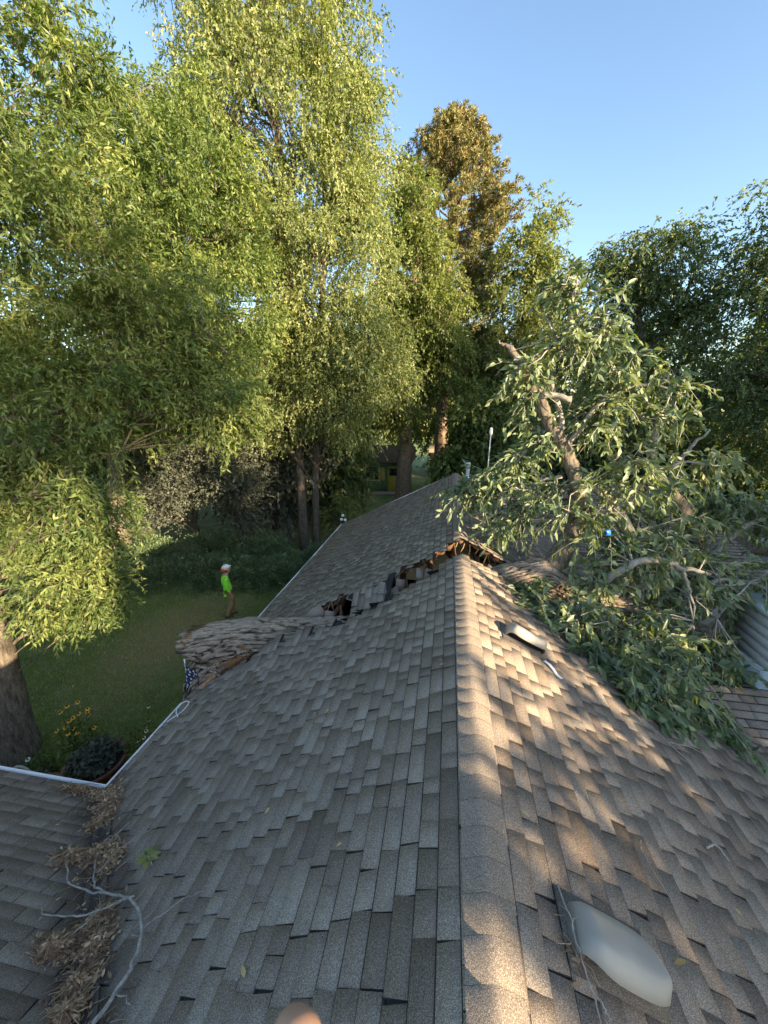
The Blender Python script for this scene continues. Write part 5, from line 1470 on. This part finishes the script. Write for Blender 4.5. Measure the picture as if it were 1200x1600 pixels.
def twig_thing(name, label, paths, mat, cat="twig"):
    """a bare branch; each path = (points (x, y, lift above the roof), r0, r1)"""
    g = Geo()
    for pts, r0, r1 in paths:
        pts = np.asarray(pts, float); k = np.linspace(0, len(pts) - 1, len(pts) * 5)
        Pp = np.stack([np.interp(k, np.arange(len(pts)), pts[:, i]) for i in range(3)], 1)
        for _ in range(4): Pp[1:-1] = .5 * Pp[1:-1] + .25 * (Pp[:-2] + Pp[2:])
        wv_ = np.cumsum(RNG.normal(0, .006, (len(Pp), 2)), 0); wv_ -= np.linspace(0, 1, len(Pp))[:, None] * wv_[-1]; Pp[:, :2] += wv_ * min(1, r0 / .006) + RNG.normal(0, .003, (len(Pp), 2))
        Pp[:, 2] += np.array([roof_z(a, b) for a, b in Pp[:, :2]]) + .02
        g.tube(Pp, np.linspace(r0, r1, len(Pp)), 6)
    return tag(build(name, g, M[mat], None, True), label, cat)
twig_thing("bare_branch", "curved pale bare branch lying in the roof valley", [
    ([(-1.98, .95, .03), (-1.92, 1.12, .05), (-2.0, 1.32, .07), (-2.25, 1.50, .08), (-2.6, 1.58, .07), (-2.85, 1.72, .06), (-3.05, 1.95, .05), (-2.95, 2.15, .04)], .013, .004),
    ([(-2.25, 1.50, .08), (-2.55, 1.45, .10), (-2.85, 1.40, .05), (-3.0, 1.45, .03)], .007, .003), ([(-2.6, 1.58, .07), (-2.9, 1.60, .08), (-3.2, 1.78, .05), (-3.4, 1.95, .03)], .008, .003),
    ([(-2.0, 1.32, .07), (-1.85, 1.45, .04), (-1.7, 1.5, .02)], .005, .002), ([(-2.5, 1.45, .09), (-2.6, 1.3, .06), (-2.55, 1.15, .03)], .005, .002), ([(-1.93, 1.05, .05), (-1.8, 1.0, .03)], .005, .002),
    ([(-2.85, 1.72, .06), (-2.75, 1.9, .08), (-2.6, 2.05, .02)], .004, .002)], 'bark_pale', "branch")
twig_thing("thin_twig", "thin forked grey twig on the left slope above the gutter", [([(-2.75, 3.2, .02), (-2.45, 3.15, .06), (-2.25, 3.3, .05), (-2.2, 3.5, .02)], .004, .002), ([(-2.45, 3.15, .06), (-2.3, 2.95, .03)], .003, .0015), ([(-2.4, 3.2, .06), (-2.3, 3.4, .04), (-2.35, 3.6, .02)], .003, .0015)], 'twig')
twig_thing("thin_twig", "long pale twig leaning along the nearest roof vent", [([(.36, 1.48, .02), (.375, 1.38, .05), (.39, 1.25, .05), (.40, 1.12, .05), (.42, 1.0, .03)], .0045, .003), ([(.40, 1.13, .05), (.44, 1.10, .05), (.47, 1.06, .03)], .0035, .002), ([(.385, 1.30, .05), (.405, 1.33, .09)], .003, .002)], 'twig')
twig_thing("thin_twig", "short curled yellowish twig on the right slope", [([(1.62, 2.28, .01), (1.66, 2.33, .03), (1.73, 2.33, .03), (1.77, 2.27, .01)], .008, .005)], 'twig')
twig_thing("thin_twig", "thin forked twig on the right slope below the leaf mass", [([(1.75, 3.55, .02), (1.9, 3.3, .04), (2.1, 3.15, .03), (2.15, 2.95, .01)], .004, .002), ([(1.9, 3.3, .04), (2.2, 3.45, .03), (2.45, 3.5, .02)], .004, .002)], 'twig')
twig_thing("thin_twig", "fine twig lying on the sunlit right slope", [([(1.05, 2.05, .01), (1.0, 1.95, .03), (1.03, 1.85, .02), (1.08, 1.75, .01)], .003, .002)], 'twig')
twig_thing("thin_twig", "fine twig near the lower right corner of the roof", [([(1.15, 1.35, .01), (1.2, 1.25, .03), (1.28, 1.2, .02), (1.3, 1.1, .01)], .003, .002), ([(1.2, 1.25, .03), (1.27, 1.3, .01)], .002, .001)], 'twig')
twig_thing("thin_twig", "pale stick on the low right wing roof", [([(3.95, 4.55, .14), (4.1, 4.5, .12), (4.2, 4.42, .10)], .008, .005)], 'twig')
twig_thing("curled_wire", "pale looped wire hanging at the eave below the splintered board", [([(-3.62, 3.62, .03), (-3.72, 3.72, .10), (-3.66, 3.86, .12), (-3.58, 3.84, .06), (-3.66, 3.70, .04), (-3.78, 3.6, .03)], .006, .005)], 'white', "wire")
# green sprig in the valley
sp = thing("green_sprig", (-2.42, 1.80, roof_z(-2.42, 1.80)), "small fresh green leafy sprig beside the valley litter", "sprig")
b0 = ORG[sp]
for k in range(12):
    g = Geo(); a = k * 2.4; leafgeo(g, b0 + np.array([.012 * math.cos(a), .012 * math.sin(a), .05]), (math.cos(a), math.sin(a), random.uniform(0, .5)), random.uniform(.05, .09), .034, random.uniform(.5, 1)); build("leaf", g, M['leaf_green'], sp)
g = Geo(); g.tube([b0 + np.array([.14, -.1, .02]), b0 + np.array([.05, -.03, .05]), b0 + np.array([0, 0, .06])], [.004, .004, .003], 5); build("stem", g, M['twig'], sp)
# blue scraps of tarp in the fallen crown
M['blue'] = plain("blue_tarp", (0.02, 0.16, 0.62), .4, .15, 20)
for (x, yv, z, s_, lb) in ((2.05, 5.7, 4.9, .07, "larger bright blue scrap caught in the fallen crown"), (2.55, 5.6, 4.66, .05, "smaller bright blue scrap caught lower in the fallen crown")):
    g = Geo()
    g.add([np.array([x, yv, z]) + np.array([i * s_ * .6, RNG.normal(0, .02), j * s_ * .6]) + RNG.normal(0, .012, 3) for j in range(-1, 2) for i in range(-1, 2)], [(0, 1, 4, 3), (1, 2, 5, 4), (3, 4, 7, 6), (4, 5, 8, 7)])
    o = build("tarp_scrap", g, M['blue']); tag(o, lb, "tarp scrap", "blue scraps in the fallen crown")
    so = o.modifiers.new("thick", 'SOLIDIFY'); so.thickness = .004

# fingertip of the photographer at the lower edge
fwd = np.array([-math.sin(YAW) * math.cos(PITCH), math.cos(YAW) * math.cos(PITCH), -math.sin(PITCH)]); rgt = np.array([math.cos(YAW), math.sin(YAW), 0]); upv = np.cross(rgt, fwd)
tip = CAM + .115 * (fwd + rgt * (-122 / 600) - upv * (782 / 600)); away = unit(-upv * .8 - rgt * .35 - fwd * .35)
fg = thing("finger", tip + away * .07, "out-of-focus fingertip of the person taking the photo", "finger")
g = Geo(); t = np.linspace(0, 1, 12)
rad = [.0012, .0045, .0062, .0072, .0078, .0080, .0080, .0079, .0079, .0081, .0084, .0085]
along = [0, .0008, .002, .004, .007, .012, .020, .028, .036, .045, .055, .07]
g.tube([tip + away * a for a in along], rad, 20); build("fingertip", g, M['skin'], fg, True)
